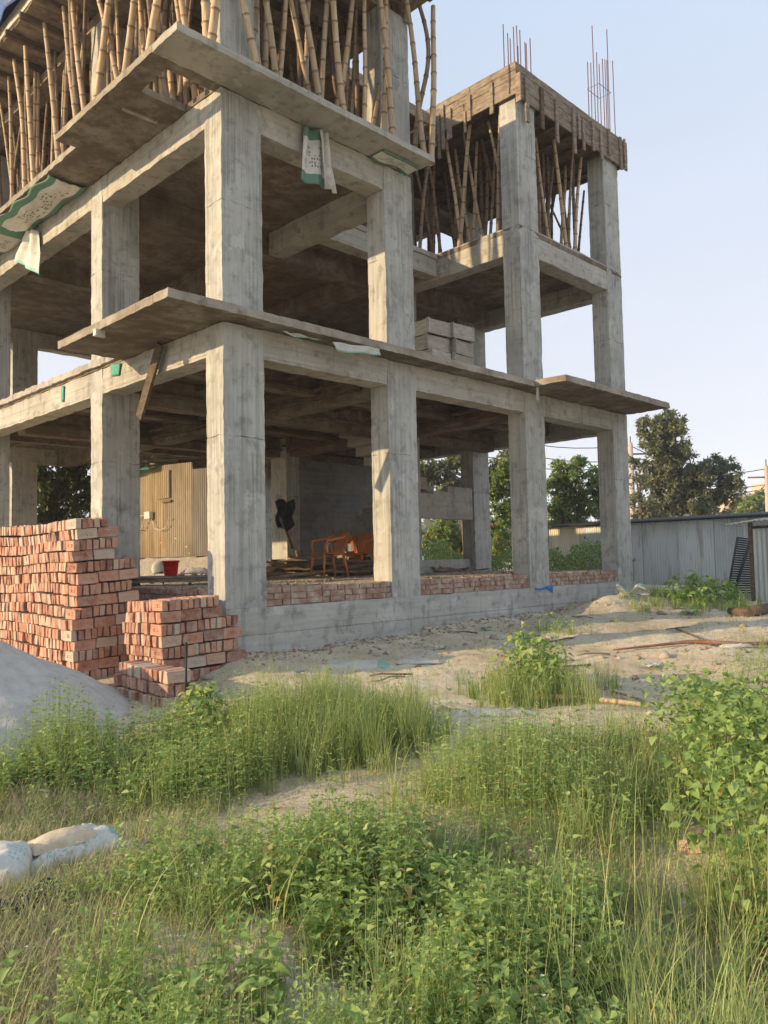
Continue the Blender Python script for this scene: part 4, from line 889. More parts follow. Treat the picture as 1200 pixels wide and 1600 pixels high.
mb=MB(); p=A0+dirx*7.37+nrm*.03; mb.box(p.x-.03,p.x+.03,p.y-.03,p.y+.03,-.4,A0.z+1.72); hp_(mb,'door_post',m_woodd,False,SH)
mb=MB(); p=A0+dirx*5.9+nrm*.035; q_=A0+dirx*6.9+nrm*.035; corr(mb,p[:2],q_[:2],-.3,A0.z+1.45,.075,.011); hp_(mb,'door',m_tin,True,SH)
# roof: a slightly sloping corrugated sheet with an overhang
mb=MB(); npit=int(LW/.1*4)
vs=[];b0=len(mb.v)
for i in range(npit+1):
    s=-.3+(LW+.5)*i/npit; z=.012*math.cos(2*math.pi*s/.1)
    for w_,dz in ((.22,1.75),(-3.6,2.0)): p=A0+dirx*s+nrm*w_; mb.v.append((p.x,p.y,A0.z+dz+z))
for i in range(npit): mb.f.append((b0+2*i,b0+2*i+2,b0+2*i+3,b0+2*i+1))
o=hp_(mb,'roof',m_black,True,SH); md=o.modifiers.new('s','SOLIDIFY'); md.thickness=.02
for e_,nm in ((A0,1),(A2,1)):
    mb=MB(); corr(mb,e_[:2],(e_-nrm*3.4)[:2],-.4,lambda s:A0.z+1.74+.07*s*.9,.075,.011); hp_(mb,'wall_sheet',m_tinlt,True,SH)
mb=MB(); bb=A0-nrm*3.4; corr(mb,bb[:2],(bb+dirx*LW)[:2],-.4,A0.z+1.9,.075,.011); hp_(mb,'wall_sheet',m_tin,True,SH)
mb=MB(); 
for i in range(60):
    s=R.uniform(2,LW); p=A0+dirx*s+nrm*.05; mb.cbox(p.x-.08,p.x+.08,p.y-.06,p.y+.06,-.42,-.33,.08,.01)
hp_(mb,'brick_footing',m_brick_w,False,SH)
# wooden prop leaning on the shed, rag beside it
p0=A0+dirx*2.2+nrm*1.4; p1=A0+dirx*2.95+nrm*.15
o=MB(); o.tube([(p0.x,p0.y,-.4),(p1.x,p1.y,.35)],.04,7); o=o.build('plank',m_wood); tag(o,'short stick leaning against the lower wall of the grey shed','stick')
# small kiosk at the right edge
K=dep(14.4,1178,950); K.z=-.42; kd=dirx
KS=empty('tin_latrine',tuple(K),'small grey tin cubicle with loose pale roof sheet at the right edge','cubicle')
K1=K+dirx*1.3; Kb=K-nrm*1.1
mb=MB(); corr(mb,K[:2],K1[:2],-.5,.92,.09,.014); hp_(mb,'wall_sheet',m_tin,True,KS)
mb=MB(); corr(mb,K[:2],Kb[:2],-.5,.92,.09,.014); hp_(mb,'wall_sheet',m_tin,True,KS)
mb=MB(); corr(mb,K1[:2],(K1-nrm*1.1)[:2],-.5,.92,.09,.014); corr(mb,Kb[:2],(Kb+dirx*1.3)[:2],-.5,.92,.09,.014); hp_(mb,'wall_sheet',m_tin,True,KS)
mb=MB()
b0=0;nn=80
for i in range(nn+1):
    s=-.4+2.1*i/nn; z=.014*math.cos(2*math.pi*s/.09)
    for w_,dz in ((.25,1.46),(-1.35,1.6)): p=K+dirx*s+nrm*w_; mb.v.append((p.x,p.y,K.z+dz+z+.03*math.sin(s*4)))
for i in range(nn): mb.f.append((2*i,2*i+2,2*i+3,2*i+1))
o=hp_(mb,'roof_sheet',m_tinlt,True,KS); md=o.modifiers.new('s','SOLIDIFY'); md.thickness=.008
mb=MB(); p=K+dirx*.02+nrm*.04; mb.box(p.x-.035,p.x+.035,p.y-.03,p.y+.03,-.5,1.05); p=K+dirx*.65+nrm*.02; hp_(mb,'post',m_woodd,False,KS)
mb=MB(); 
for i in range(14): 
    s=.08+i*.02; p=K+dirx*.1+nrm*.02
mb.tube([tuple(K+nrm*.03+Vector((0,0,1.37))),tuple(K1+nrm*.03+Vector((0,0,1.37)))],.03,6); hp_(mb,'lintel',m_woodd,True,KS)
# black slatted shutter leaning between shed and cubicle
c0=dep(16.2,1137,926); c1=dep(16.0,1196,926); t0=dep(17.2,1152,840); t1=dep(17.0,1196,846)
SB=empty('black_shutter',tuple((c0+c1)/2),'black slatted iron shutter leaning slantwise against the grey shed','shutter')
for i in range(25):
    f_=i/24; a_=c0.lerp(t0,f_); b_=c1.lerp(t1,f_); mb=MB(); mb.tube([a_,b_],.018,6); o=mb.build('slat',m_black,SB,True); o.location=-SB.location
mb=MB(); mb.tube([c0.lerp(c1,.18)+nrm*.03,t0.lerp(t1,.5)+nrm*.03],.03,6); o=mb.build('frame_bar',m_black,SB,True); o.location=-SB.location
mb=MB(); mb.tube([c0,t0],.022,6); mb.tube([c1,t1],.022,6); o=mb.build('side_bar',m_black,SB,True); o.location=-SB.location
# ------------------------------------------------------------------ things on the ground
a_=gp(820,1097); b_=gp(1015,1112); d=(b_-a_); n_=[]
o=link('bamboo_pole',pole_mesh(Vector((0,0,0)),Vector((0,0,d.length)),.03,(.02,.015),m_bam)); o.matrix_world=Matrix.Translation(a_+Vector((0,0,.05)))@Vector((0,0,1)).rotation_difference(d.normalized()).to_matrix().to_4x4()
tag(o,'long yellow bamboo pole lying on the ground across the middle right','bamboo pole')
hs=[gp(*q) for q in ((958,1021),(985,1018),(1040,1012),(1075,1008),(1110,1009),(1160,1012),(1215,1010),(1270,1002))]
mb=MB(); mb.tube([h+Vector((0,0,.04)) for h in hs],[.008,.012,.017,.022,.024,.024,.024,.024],8); o=mb.build('hose',simple('brown_hose',[(.3,(.16,.07,.045)),(.7,(.28,.15,.1))],9,.6,.2,.004),None,True); tag(o,'brown hose snaking over the dirt towards the right edge','hose')
hs=[gp(*q) for q in ((1055,985),(1090,1000),(1112,1012))]; mb=MB(); mb.tube([h+Vector((0,0,.03)) for h in hs],.012,6); o=mb.build('dry_stick',m_woodd,None,True); tag(o,'thin crooked stick lying behind the brown hose','stick')
# rebar stake in the grass
q_=gp(290,1118); mb=MB(); mb.tube([(q_.x,q_.y,q_.z-.05),(q_.x+.01,q_.y,q_.z+.62)],.012,6); o=mb.build('iron_stake',m_black,None,True); tag(o,'thin dark iron stake upright in the grass in front of the brick stacks','stake')
# fallen log with dried leaves at the right
hs=[gp(1140,962),gp(1170,964),gp(1215,957)]; mb=MB(); mb.tube([h+Vector((0,0,.07)) for h in hs],[.05,.09,.1],9); o=mb.build('fallen_log',m_bark,None,True); tag(o,'fallen grey log with dry twigs at the right edge in front of the cubicle','log')
a_=onp(1,-.045,835,917); b_=onp(1,-.045,862,917)
o=sheet('blue_rag',lambda u,v_:(a_.x+(b_.x-a_.x)*u+.01*v_,-.05-.02*float(fbm(u*9,v_*5)),a_.z-.02*math.sin(u*6)-.012+v_*(.03+.11*max(0,u-.6)*2)*-1),14,5,m_bluep); tag(o,'blue plastic strip stuck on the plinth below the third column','rag')
# rubble: clods and brick chips strewn on the bare dirt
verts=[];faces=[];rr=[]
def pebble(c,s):
    b=len(verts); k_=[]
    for a in ((1,0,0),(-1,0,0),(0,1,0),(0,-1,0),(0,0,1),(0,0,-1)):
        verts.append((c[0]+a[0]*s*R.uniform(.6,1.3),c[1]+a[1]*s*R.uniform(.6,1.3),c[2]+a[2]*s*R.uniform(.4,.8)))
    for f_ in ((0,2,4),(2,1,4),(1,3,4),(3,0,4),(2,0,5),(1,2,5),(3,1,5),(0,3,5)): faces.append(tuple(i+b for i in f_))
    rr.extend([R.random()]*6)
P_=NR.uniform([-4,-7,0],[12,-.1,1],(16000,3)); dens=fbm(P_[:,0]*.9,P_[:,1]*.9,o=3,seed=21); P_=P_[(dens>.45)]
zz=terrain(P_[:,0],P_[:,1])
for (x,y,q_),z in zip(P_,zz): pebble((x,y,z),.004+.022*q_**5+.03*(q_>.975)+.04*(q_>.997))
for i in range(900):
    x=R.uniform(.1,9.4); y=-.04-abs(R.gauss(0,.18)); pebble((x,y,tz(x,y)),R.uniform(.008,.04))
m_reb=rnd_mat('rubble',[(0,(.2,.165,.12)),(.5,(.33,.28,.21)),(.88,(.42,.38,.31)),(.93,(.36,.15,.09)),(1,(.36,.15,.09))],0,.95)
o=npmesh('rubble',verts,None,m_reb,tri=faces,rnd=rr); tag(o,'small stones, clods and brick chips strewn over the bare dirt','rubble',kind='stuff')
verts=[];faces=[];rr=[]
for i in range(2200):
    x=R.uniform(.3,9);y=.2+abs(R.gauss(0,2.2)); pebble((x,min(y,10.8),.215),R.uniform(.004,.015) if R.random()<.95 else R.uniform(.02,.045))
o=npmesh('floor_debris',verts,None,m_reb,tri=faces,rnd=rr); tag(o,'crumbs of brick and mortar scattered on the ground floor','rubble',kind='stuff')
verts=[];faces=[];rr=[]
for px,py,n,lab in ((235,890,60,0),(300,892,60,0)):
    p=dep(11.3,px,py)
    for i in range(n): pebble((p.x+R.gauss(0,.3)+.35,p.y+R.gauss(0,.3)+.35,.24+R.uniform(0,.12)),R.uniform(.015,.05))
o=npmesh('hut_litter',verts,None,m_reb,tri=faces,rnd=rr); tag(o,'pale rubble and litter heaped at the foot of the tan hut','rubble',kind='stuff')
bag('litter_bag',(*dep(11.9,248,872)[:2],.36),.28,.2,.2,1,m_sackpale,'small green and clear plastic bag of rubbish left of the red bucket',4,'bag',on_ground=False,nu=24,nv=24)
bag('litter_bag',(*dep(12.0,306,885)[:2],.34),.4,.2,.11,-.6,m_white,'dirty white sack lying right of the red bucket in front of the hut',9,'sack',on_ground=False,nu=24,nv=24)
# ------------------------------------------------------------------ foliage generators
def nrmz(a): return a/np.maximum(1e-9,np.linalg.norm(a,axis=1,keepdims=True))
def leaves(P,D,U,L,Wd,rnd,droop=.25,fold=.25,simple_=False):
    """one folded, drooping leaf per row: P base, D direction, U up; returns verts, quads, tris, rnd"""
    n=len(P); D=nrmz(D); Sx=nrmz(np.cross(D,U)); Nn=np.cross(Sx,D); L=L[:,None]; Wd=Wd[:,None]
    if simple_:
        V=np.stack([P,P+D*L*.5+Sx*Wd*.5+Nn*fold*Wd*.3,P+D*L-Nn*droop*L,P+D*L*.45-Sx*Wd*.5+Nn*fold*Wd*.3],1).reshape(-1,3)
        b=np.arange(n)*4; return V,np.stack([b,b+1,b+2,b+3],1),np.zeros((0,3),int),np.repeat(rnd,4)
    c=[P,P+D*L*.33-Nn*droop*L*.06,P+D*L*.68-Nn*droop*L*.35,P+D*L-Nn*droop*L]
    l1=c[1]+Sx*Wd*.5+Nn*Wd*fold;r1=c[1]-Sx*Wd*.5+Nn*Wd*fold;l2=c[2]+Sx*Wd*.33+Nn*Wd*fold*.6;r2=c[2]-Sx*Wd*.33+Nn*Wd*fold*.6
    V=np.stack(c+[l1,r1,l2,r2],1).reshape(-1,3); b=np.arange(n)*8
    Q=np.concatenate([np.stack([b+1,b+2,b+6,b+4],1),np.stack([b+1,b+5,b+7,b+2],1)])
    T=np.concatenate([np.stack([b,b+1,b+4],1),np.stack([b,b+5,b+1],1),np.stack([b+2,b+3,b+6],1),np.stack([b+2,b+7,b+3],1)])
    return V,Q,T,np.repeat(rnd,8)
def strips(P,D,H,Wd,bend,rnd,seg=4,tipw=.08):
    """grass blades / stems: P base, D horizontal lean dir (unit), H length, bend amount 0..1.5"""
    n=len(P); t=np.linspace(0,1,seg+1); D=nrmz(D); Sx=np.stack([-D[:,1],D[:,0],np.zeros(n)],1)
    rows=[]; pos=P.copy(); ang=np.zeros(n)
    for i,tt in enumerate(t):
        w=Wd*(1-tt**2*(1-tipw))*.5
        rows.append(pos+Sx*w[:,None]); rows.append(pos-Sx*w[:,None])
        ang=bend*(tt+.5/seg)**1.5
        step=(H/seg)[:,None]; pos=pos+step*(D*np.sin(ang)[:,None]+np.array([0,0,1])*np.cos(ang)[:,None])
    V=np.stack(rows,1).reshape(-1,3); m_=2*(seg+1); b=np.arange(n)*m_
    Q=np.concatenate([np.stack([b+2*i,b+2*i+1,b+2*i+3,b+2*i+2],1) for i in range(seg)])
    return V,Q,np.zeros((0,3),int),np.repeat(rnd,m_)
class Fol:
    def __init__(s): s.V=[];s.Q=[];s.T=[];s.R=[];s.n=0
    def add(s,r):
        V,Q,T,rn=r; s.V.append(V);s.Q.append(Q+s.n);s.T.append(T+s.n);s.R.append(rn);s.n+=len(V)
    def build(s,name,mat,parent=None):
        return npmesh(name,np.concatenate(s.V),np.concatenate(s.Q),mat,parent,np.concatenate(s.R),False,np.concatenate(s.T))
def inpoly(x,y,poly):
    r=np.zeros(len(x),bool); n=len(poly); j=n-1
    for i in range(n):
        xi,yi=poly[i];xj,yj=poly[j]
        c=((yi>y)!=(yj>y))&(x<(xj-xi)*(y-yi)/(yj-yi+1e-12)+xi); r^=c; j=i
    return r
def region(pix): return [tuple(gp(*q)[:2]) for q in pix]
def scatter(poly,n,seed,thr=None,sc=1.2,soft=.12):
    rs=np.random.RandomState(seed); a=np.array(poly); lo=a.min(0)-soft;hi=a.max(0)+soft
    x=rs.uniform(lo[0],hi[0],n*6);y=rs.uniform(lo[1],hi[1],n*6)
    jx=rs.normal(0,soft,len(x));jy=rs.normal(0,soft,len(x))
    k=inpoly(x+jx,y+jy,poly)
    if thr is not None: k&=(fbm(x*sc,y*sc,o=3,seed=seed)+rs.uniform(-.08,.08,len(x))>thr)
    k&=(np.hypot(x-CAM.x,y-CAM.y)>.9)
    x=x[k][:n];y=y[k][:n]; return x,y,rs
def weeds(fol,stem,x,y,rs,h=(.12,.32),leafL=(.025,.055),pairs=6,wr=.6,tone=0,droop=.3,clump=0):
    z=terrain(x,y); n=len(x); H=rs.uniform(h[0],h[1],n)*(.25+1.5*fbm(x*2.8,y*2.8,o=2,seed=33)); ang=rs.uniform(0,6.283,n); lean=rs.uniform(0,.35,n)
    D=np.stack([np.cos(ang),np.sin(ang),np.zeros(n)],1); P=np.stack([x,y,z],1)
    stem.add(strips(P,D,H,np.full(n,.0028),lean,np.clip(rs.normal(.25,.12,n)+tone*.6,0,.6),3,.5))
    ptone=np.clip(rs.normal(.42,.17,n)+tone,0,1)
    for i in range(pairs):
        t=(i+.6)/pairs
        for s_ in (0,1):
            a=ang+i*1.5708+s_*3.1416+rs.uniform(-.5,.5,n); up=rs.uniform(-.15,.65,n)+(.5 if i==pairs-1 else 0)
            d=np.stack([np.cos(a),np.sin(a),up],1)
            c=P+D*(H*np.sin(lean*t*.8)*t)[:,None]+np.array([0,0,1])*(H*t)[:,None]
            L=rs.uniform(leafL[0],leafL[1],n)*(1.15-.5*abs(t-.55)*1.6); keep=rs.rand(n)<.88
            u=np.tile(np.array([[0,0,1.]]),(n,1))+rs.normal(0,.25,(n,3))
            rn=np.clip(ptone+rs.normal(0,.1,n)+.12*(t-.5)+(rs.rand(n)<.012)*.5,0,1)
            fol.add(leaves(c[keep],d[keep],u[keep],L[keep],L[keep]*wr*rs.uniform(.8,1.15,keep.sum()),rn[keep],droop*rs.uniform(.2,1.8,(keep.sum(),1))))
def blades(fol,x,y,rs,h=(.15,.45),w=(.003,.006),bend=(.2,1.2),tone=.0,seg=4,per=1,spread=.03):
    x=np.repeat(x,per)+rs.normal(0,spread,len(x)*per);y=np.repeat(y,per)+rs.normal(0,spread,len(y)*per)
    z=terrain(x,y)-.01; n=len(x); ang=rs.uniform(0,6.283,n)
    fol.add(strips(np.stack([x,y,z],1),np.stack([np.cos(ang),np.sin(ang),np.zeros(n)],1),rs.uniform(h[0],h[1],n)*rs.uniform(.6,1,n),rs.uniform(w[0],w[1],n),rs.uniform(bend[0],bend[1],n),np.clip(rs.normal(.42,.2,n)+tone,0,1),seg))
W1=region([(-60,1200),(60,1185),(200,1185),(300,1160),(400,1150),(400,1240),(300,1270),(200,1265),(100,1240),(-60,1260)])
G1=region([(340,1150),(470,1118),(560,1115),(640,1135),(668,1160),(600,1190),(480,1205),(360,1210)])
W2=region([(320,1375),(400,1348),(520,1338),(600,1348),(690,1368),(770,1410),(840,1470),(900,1600),(950,2000),(60,2100),(120,1620),(140,1500),(190,1450),(230,1405)])
G3=region([(665,1240),(715,1200),(860,1180),(1000,1170),(1110,1180),(1100,1290),(1010,1325),(880,1320),(760,1310),(680,1285)])
BU=region([(1050,1190),(1120,1150),(1230,1140),(1330,1250),(1330,1530),(1190,1520),(1125,1430),(1080,1330)])
G4=region([(830,1480),(1000,1440),(1230,1430),(1330,1600),(1400,2100),(850,2100)])
G5=region([(560,1290),(700,1290),(850,1340),(1080,1330),(1150,1430),(1000,1460),(820,1480),(740,1400),(640,1340)])
DL=region([(-80,1230),(150,1250),(330,1260),(420,1290),(330,1345),(230,1410),(190,1450),(130,1500),(90,1700),(60,2100),(-200,2100),(-200,1300)])
C1=region([(745,1080),(830,1068),(930,1070),(935,1098),(860,1106),(760,1104)])
SW=region([(990,950),(1000,932),(1170,935),(1170,958),(1080,962)])
FR=region([(1180,1010),(1300,1000),(1300,1130),(1120,1150),(1060,1180),(1100,1100)])
wl=Fol();ws=Fol()
def W_(reg,n,sd,thr,sc,h,l,p,wr,tone,droop=.3):
    x,y,rs=scatter(reg,n,sd,thr,sc,.16); weeds(wl,ws,x,y,rs,h,l,p,wr,tone,droop)
W_(W2,1700,1,.42,1.9,(.1,.3),(.024,.055),6,.62,.04); W_(W2,260,101,.5,2.4,(.16,.34),(.03,.06),5,.72,.1,.5); W_(W2,1700,102,.45,2.1,(.1,.34),(.014,.03),10,.5,.2)
W_(W1,700,2,.35,1.8,(.2,.42),(.025,.05),7,.6,.16); W_(W1,1000,103,.35,2.,(.15,.42),(.014,.03),9,.42,.25)
W_(G3,1500,3,.3,1.8,(.12,.4),(.012,.03),9,.38,.3); W_(G3,160,104,.5,2,(.2,.42),(.03,.055),6,.6,.1)
W_(G4,900,4,.42,1.8,(.08,.26),(.018,.042),6,.5,.05); W_(DL,520,5,.48,1.8,(.05,.16),(.014,.034),5,.45,.05); W_(G5,300,6,.5,1.8,(.06,.2),(.014,.03),6,.42,.15)
W_(G1,480,7,.4,2.,(.2,.45),(.014,.034),9,.42,.28); W_(FR,260,8,.45,1.5,(.1,.3),(.015,.034),7,.45,.15)
W_(region([(-100,1240),(20,1220),(20,1300),(-100,1300)]),60,9,None,1,(.15,.3),(.03,.05),6,.6,.15)
W_([(-5,-7),(9,-7),(9,-.4),(-5,-.4)],360,10,.56,.9,(.03,.12),(.012,.03),4,.45,.1)
o=wl.build('broadleaf_weeds',m_leaf); tag(o,'dense patches of bright green broad-leaved weeds covering the foreground','weeds',kind='stuff')
gs=Fol()
def tufts(fol,reg,n,sd,thr,sc,nb_,h,w,bend,tone,spread=.03,seg=5,soft=.16):
    """clumps: blades fan outward from a common root, most short, some long"""
    x,y,rs=scatter(reg,n,sd,thr,sc,soft); m_=len(x); cnt=rs.randint(max(3,nb_//3),nb_*2,m_); hh=rs.uniform(.55,1.15,m_); tt=rs.normal(0,.12,m_); dr=rs.uniform(0,6.283,m_)
    ix=np.repeat(np.arange(m_),cnt); N_=len(ix); a=rs.uniform(0,6.283,N_); rr_=np.abs(rs.normal(0,spread,N_)); X=x[ix]+rr_*np.cos(a); Y=y[ix]+rr_*np.sin(a); Z=terrain(X,Y)-.01
    a2=a+rs.normal(0,.6,N_); D=np.stack([np.cos(a2)+.35*np.cos(dr[ix]),np.sin(a2)+.35*np.sin(dr[ix]),0*a],1)
    H=(h[0]+(h[1]-h[0])*rs.beta(1.6,2.2,N_))*hh[ix]; fol.add(strips(np.stack([X,Y,Z],1),D,H,rs.uniform(w[0],w[1],N_),bend[0]+(bend[1]-bend[0])*rs.rand(N_)**.85,np.clip(rs.normal(.42,.17,N_)+tone+tt[ix]+(rs.rand(N_)<.08)*.4,0,1),seg))
tufts(gs,G1,430,21,.3,2.2,26,(.15,.62),(.0025,.006),(.15,1.9),.05)
tufts(gs,G1,300,121,.3,1.5,14,(.08,.35),(.0025,.005),(.3,1.9),.1,.05)
tufts(gs,G3,270,22,.35,1.8,22,(.12,.5),(.0025,.005),(.15,1.8),.16)
tufts(gs,G4,190,23,.4,1.8,24,(.15,.62),(.002,.0048),(.1,1.9),.12,.04,6)
tufts(gs,W2,120,24,.42,2.,20,(.15,.55),(.002,.0045),(.2,2.0),.14,.035,6)
tufts(gs,W1,170,25,.35,1.8,20,(.15,.55),(.0025,.005),(.2,1.9),.12)
tufts(gs,G5,80,26,.5,1.8,16,(.06,.34),(.002,.004),(.3,1.9),.14)
tufts(gs,BU,60,27,None,1.,18,(.3,.7),(.003,.006),(.1,1.4),.15)
tufts(gs,FR,110,28,.42,1.5,16,(.06,.3),(.0025,.005),(.2,1.8),.12)
tufts(gs,SW,200,29,None,1.,14,(.1,.32),(.006,.012),(.2,1.5),-.05,.05)
tufts(gs,DL,150,32,.48,1.6,14,(.05,.28),(.002,.004),(.3,2.0),.16)
tufts(gs,[(-6,-7),(12,-7),(12,-.1),(-6,-.1)],420,30,.53,.8,12,(.03,.2),(.002,.0045),(.3,1.9),.14,.04,4)
tufts(gs,region([(850,980),(880,975),(885,990),(855,992)]),14,31,None,1.,14,(.1,.3),(.004,.008),(.2,1.4),0,.05)
# single long arching stalks that rise over the rest
x,y,rs=scatter(G4,42,41); blades(gs,x,y,rs,(.6,1.0),(.004,.006),(.1,1.5),.3,9,1)
x,y,rs=scatter(W2,34,42); blades(gs,x,y,rs,(.45,.8),(.0035,.0055),(.6,2.1),.33,9,1)
x,y,rs=scatter(G1,50,43); blades(gs,x,y,rs,(.6,.95),(.003,.005),(.2,1.3),.3,8,1)
x,y,rs=scatter(region([(340,1180),(420,1120),(470,1150),(450,1240),(380,1250)]),60,44); blades(gs,x,y,rs,(.6,1.0),(.0035,.0055),(.2,1.2),.4,8,1)
x,y,rs=scatter(BU,60,45); blades(gs,x,y,rs,(.6,1.),(.004,.006),(.1,1.2),.3,8,1)
gs.V+=[q for q in ws.V]; 
off=gs.n
for Q in ws.Q: gs.Q.append(Q+off)
for T in ws.T: gs.T.append(T+off)
gs.R+=ws.R; gs.n+=ws.n
o=gs.build('wild_grass',m_grass); tag(o,'long thin green grass blades and stalks arching over the weeds','grass',kind='stuff')
dg=Fol()
x,y,rs=scatter(DL,6500,51,.40,1.5); blades(dg,x,y,rs,(.05,.2),(.002,.0045),(.8,2.1),.12,4,5,.05)
x,y,rs=scatter(G5,1300,52,.52,1.5); blades(dg,x,y,rs,(.04,.18),(.002,.004),(.7,1.9),.1,4,4,.05)
x,y,rs=scatter([(-6,-7.5),(9,-7.5),(9,-.3),(-6,-.3)],3800,53,.5,1.0); blades(dg,x,y,rs,(.03,.13),(.002,.004),(.8,1.9),.15,3,4,.06)
x,y,rs=scatter(W2,1500,54,None); blades(dg,x,y,rs,(.05,.2),(.002,.004),(.7,2.),-.05,4,4,.05)
x,y,rs=scatter(G4,2400,55,None); blades(dg,x,y,rs,(.05,.22),(.002,.004),(.7,2.),.0,4,4,.05)
o=dg.build('dry_grass',m_dry); tag(o,'matted dry straw-coloured grass lying between the green patches','dry grass',kind='stuff')
# tiny white flower heads
fl=Fol(); 
for reg,n,sd in ((G3,70,61),(DL,50,62),(W2,60,63)):
    x,y,rs=scatter(reg,n,sd); z=terrain(x,y)+rs.uniform(.16,.36,len(x)); n_=len(x)
    for k_ in range(5):
        a=k_*1.2566+rs.uniform(0,1,n_); fl.add(leaves(np.stack([x,y,z],1),np.stack([np.cos(a),np.sin(a),.4+0*a],1),np.tile([[0,0,1.]],(n_,1)),np.full(n_,.008),np.full(n_,.006),np.zeros(n_),0,0,True))
o=fl.build('white_flowers',m_white); tag(o,'tiny white weed flowers dotted over the grass','flowers',kind='stuff')
# shrubs: vine-like bush at the right edge, and the one in the middle
def shrub(name,poly,n,h,leafL,label,seed,tone=0,mat=None,lean=.5,wr=.85,stemn=40,base=0.0):
    a=np.array(poly); c=a.mean(0); e=empty(name,(c[0],c[1],tz(*c)),label,'shrub')
    x,y,rs=scatter(poly,n,seed,None,1.,.1); z0=terrain(x,y); n=len(x)
    t=np.array([np.hypot(*(np.array([a_,b_])-c)) for a_,b_ in zip(x,y)]); rad=np.percentile(t,95)
    top=h*(1-.55*(t/rad)**2)*(.6+.7*fbm(x*2.3,y*2.3,o=2,seed=seed))
    z=z0+top*rs.uniform(base,1,n)**.55
    ang=rs.uniform(0,6.283,n); D=np.stack([np.cos(ang),np.sin(ang),rs.uniform(-.7,.45,n)],1); U=np.tile([[0,0,1.]],(n,1))+rs.normal(0,.35,(n,3))
    L=rs.uniform(leafL[0],leafL[1],n); rn=np.clip(rs.normal(.42,.2,n)+tone+.15*((z-z0)/h-.5),0,1)
    f_=Fol(); P=np.stack([x,y,z],1)-np.array([[c[0],c[1],tz(*c)]])
    f_.add(leaves(P,D,U,L,L*wr,rn,.35*rs.uniform(.2,1.8,(n,1)),.18)); f_.build('foliage',mat or m_leaf,e)
    mb=MB()
    for i in range(stemn):
        k_=rs.randint(n); q=P[k_]; b=(q[0]*.75,q[1]*.75,float(z0[k_])-tz(*c)-.02); mb.tube([b,((q[0]*.85+rs.uniform(-.05,.05)),q[1]*.85+rs.uniform(-.05,.05),(b[2]+q[2])/2),tuple(q)],[.006,.005,.003],5)
    mb.build('stems',m_bark,e,True) if stemn>6 else None; return e
shrub('creeper_bush',BU,6000,.78,(.02,.062),'big leafy creeper bush with pointed leaves at the right edge of foreground',71,-.02,stemn=60)
shrub('leafy_shrub',region([(790,1090),(830,1068),(880,1072),(880,1098),(820,1104)]),650,.6,(.04,.08),'upright leafy shrub in the sandy middle ground right of the path',72,.12,stemn=14)
shrub('leafy_shrub',region([(1040,945),(1075,933),(1150,935),(1150,948),(1090,952)]),420,.5,(.09,.17),'low clump of large pointed leaves in front of the grey shed',73,-.15,wr=.5,stemn=12)
shrub('leafy_shrub',region([(855,985),(872,980),(880,990),(862,993)]),80,.3,(.03,.06),'tiny leafy shrub at the foot of the plinth below the third column',74,-.05,stemn=5)
shrub('leafy_shrub',region([(285,1150),(335,1145),(340,1168),(290,1172)]),380,.5,(.045,.085),'pale green leafy shrub around the iron stake before the brick stacks',75,.22,stemn=12)
f_=Fol(); tufts(f_,C1,130,76,None,1.,24,(.12,.55),(.003,.0055),(.15,1.7),.05,.04); o=f_.build('grass_tuft',m_grass); tag(o,'tall grass tuft growing around the upright shrub in the middle ground','grass',kind='stuff')
# ------------------------------------------------------------------ trees
def tree(label,base,trunk_top,blobs,lsz,dens,mat,r0,seed,group=None,flat=1.,limbs=True,hole=.34,cat='tree',name='tree'):
    rs=np.random.RandomState(seed); base=Vector(base); e=empty(name,tuple(base),label,cat,group)
    mb=MB(); tt=Vector(trunk_top); mid=base.lerp(tt,.5)+Vector((rs.uniform(-.2,.2),rs.uniform(-.2,.2),0))
    mb.tube([base-Vector((0,0,.3)),base.lerp(mid,.3),mid,tt],[r0*1.4,r0,r0*.8,r0*.55],10)
    mb2=MB()
    for (c,rad) in blobs:
        c=Vector(c); st=mid.lerp(tt,rs.uniform(.3,1)); m1=st.lerp(c,.5)+Vector((0,0,rad*.15)); mb2.tube([st,m1,c],[r0*.3,r0*.17,r0*.05],6)
        for k_ in range(5):
            d=Vector(rs.normal(0,1,3)).normalized()*rad*.8; mb2.tube([m1.lerp(c,.6),c+d*.5+Vector((0,0,.1*rad)),c+d],[r0*.07,r0*.05,r0*.02],4)
    o=mb.build('trunk',m_bark,e,True); o.location=-base; o=mb2.build('limbs',m_bark,e,True); o.location=-base
    f_=Fol()
    for (c,rad) in blobs:
        nc=int(46*max(.5,(rad)**1.3)); cen=[]
        d=rs.normal(0,1,(nc,3)); d/=np.linalg.norm(d,axis=1,keepdims=True); rr_=rad*rs.uniform(.35,1.05,nc)[:,None]; C=np.array(c)+d*rr_*np.array([1,1,flat])
        for cc in C:
            sub=rad*rs.uniform(.14,.3); n=max(10,min(260,int(dens*(sub/.3)**1.6))); q=rs.normal(0,.5,(n,3))*sub*np.array([1,1,.75]); P=cc+q
            D=rs.normal(0,1,(n,3)); D[:,2]-=.35; L=rs.uniform(.45,1.3,n)*lsz*rs.uniform(.75,1.15); tn=rs.normal(.45,.17)
            f_.add(leaves(P,D,rs.normal(0,1,(n,3))+np.array([0,0,1.]),L,L*.42,np.clip(tn+rs.normal(0,.17,n),0,1),.2,.15,True))
    o=f_.build('crown',mat,e); o.location=-base; return e
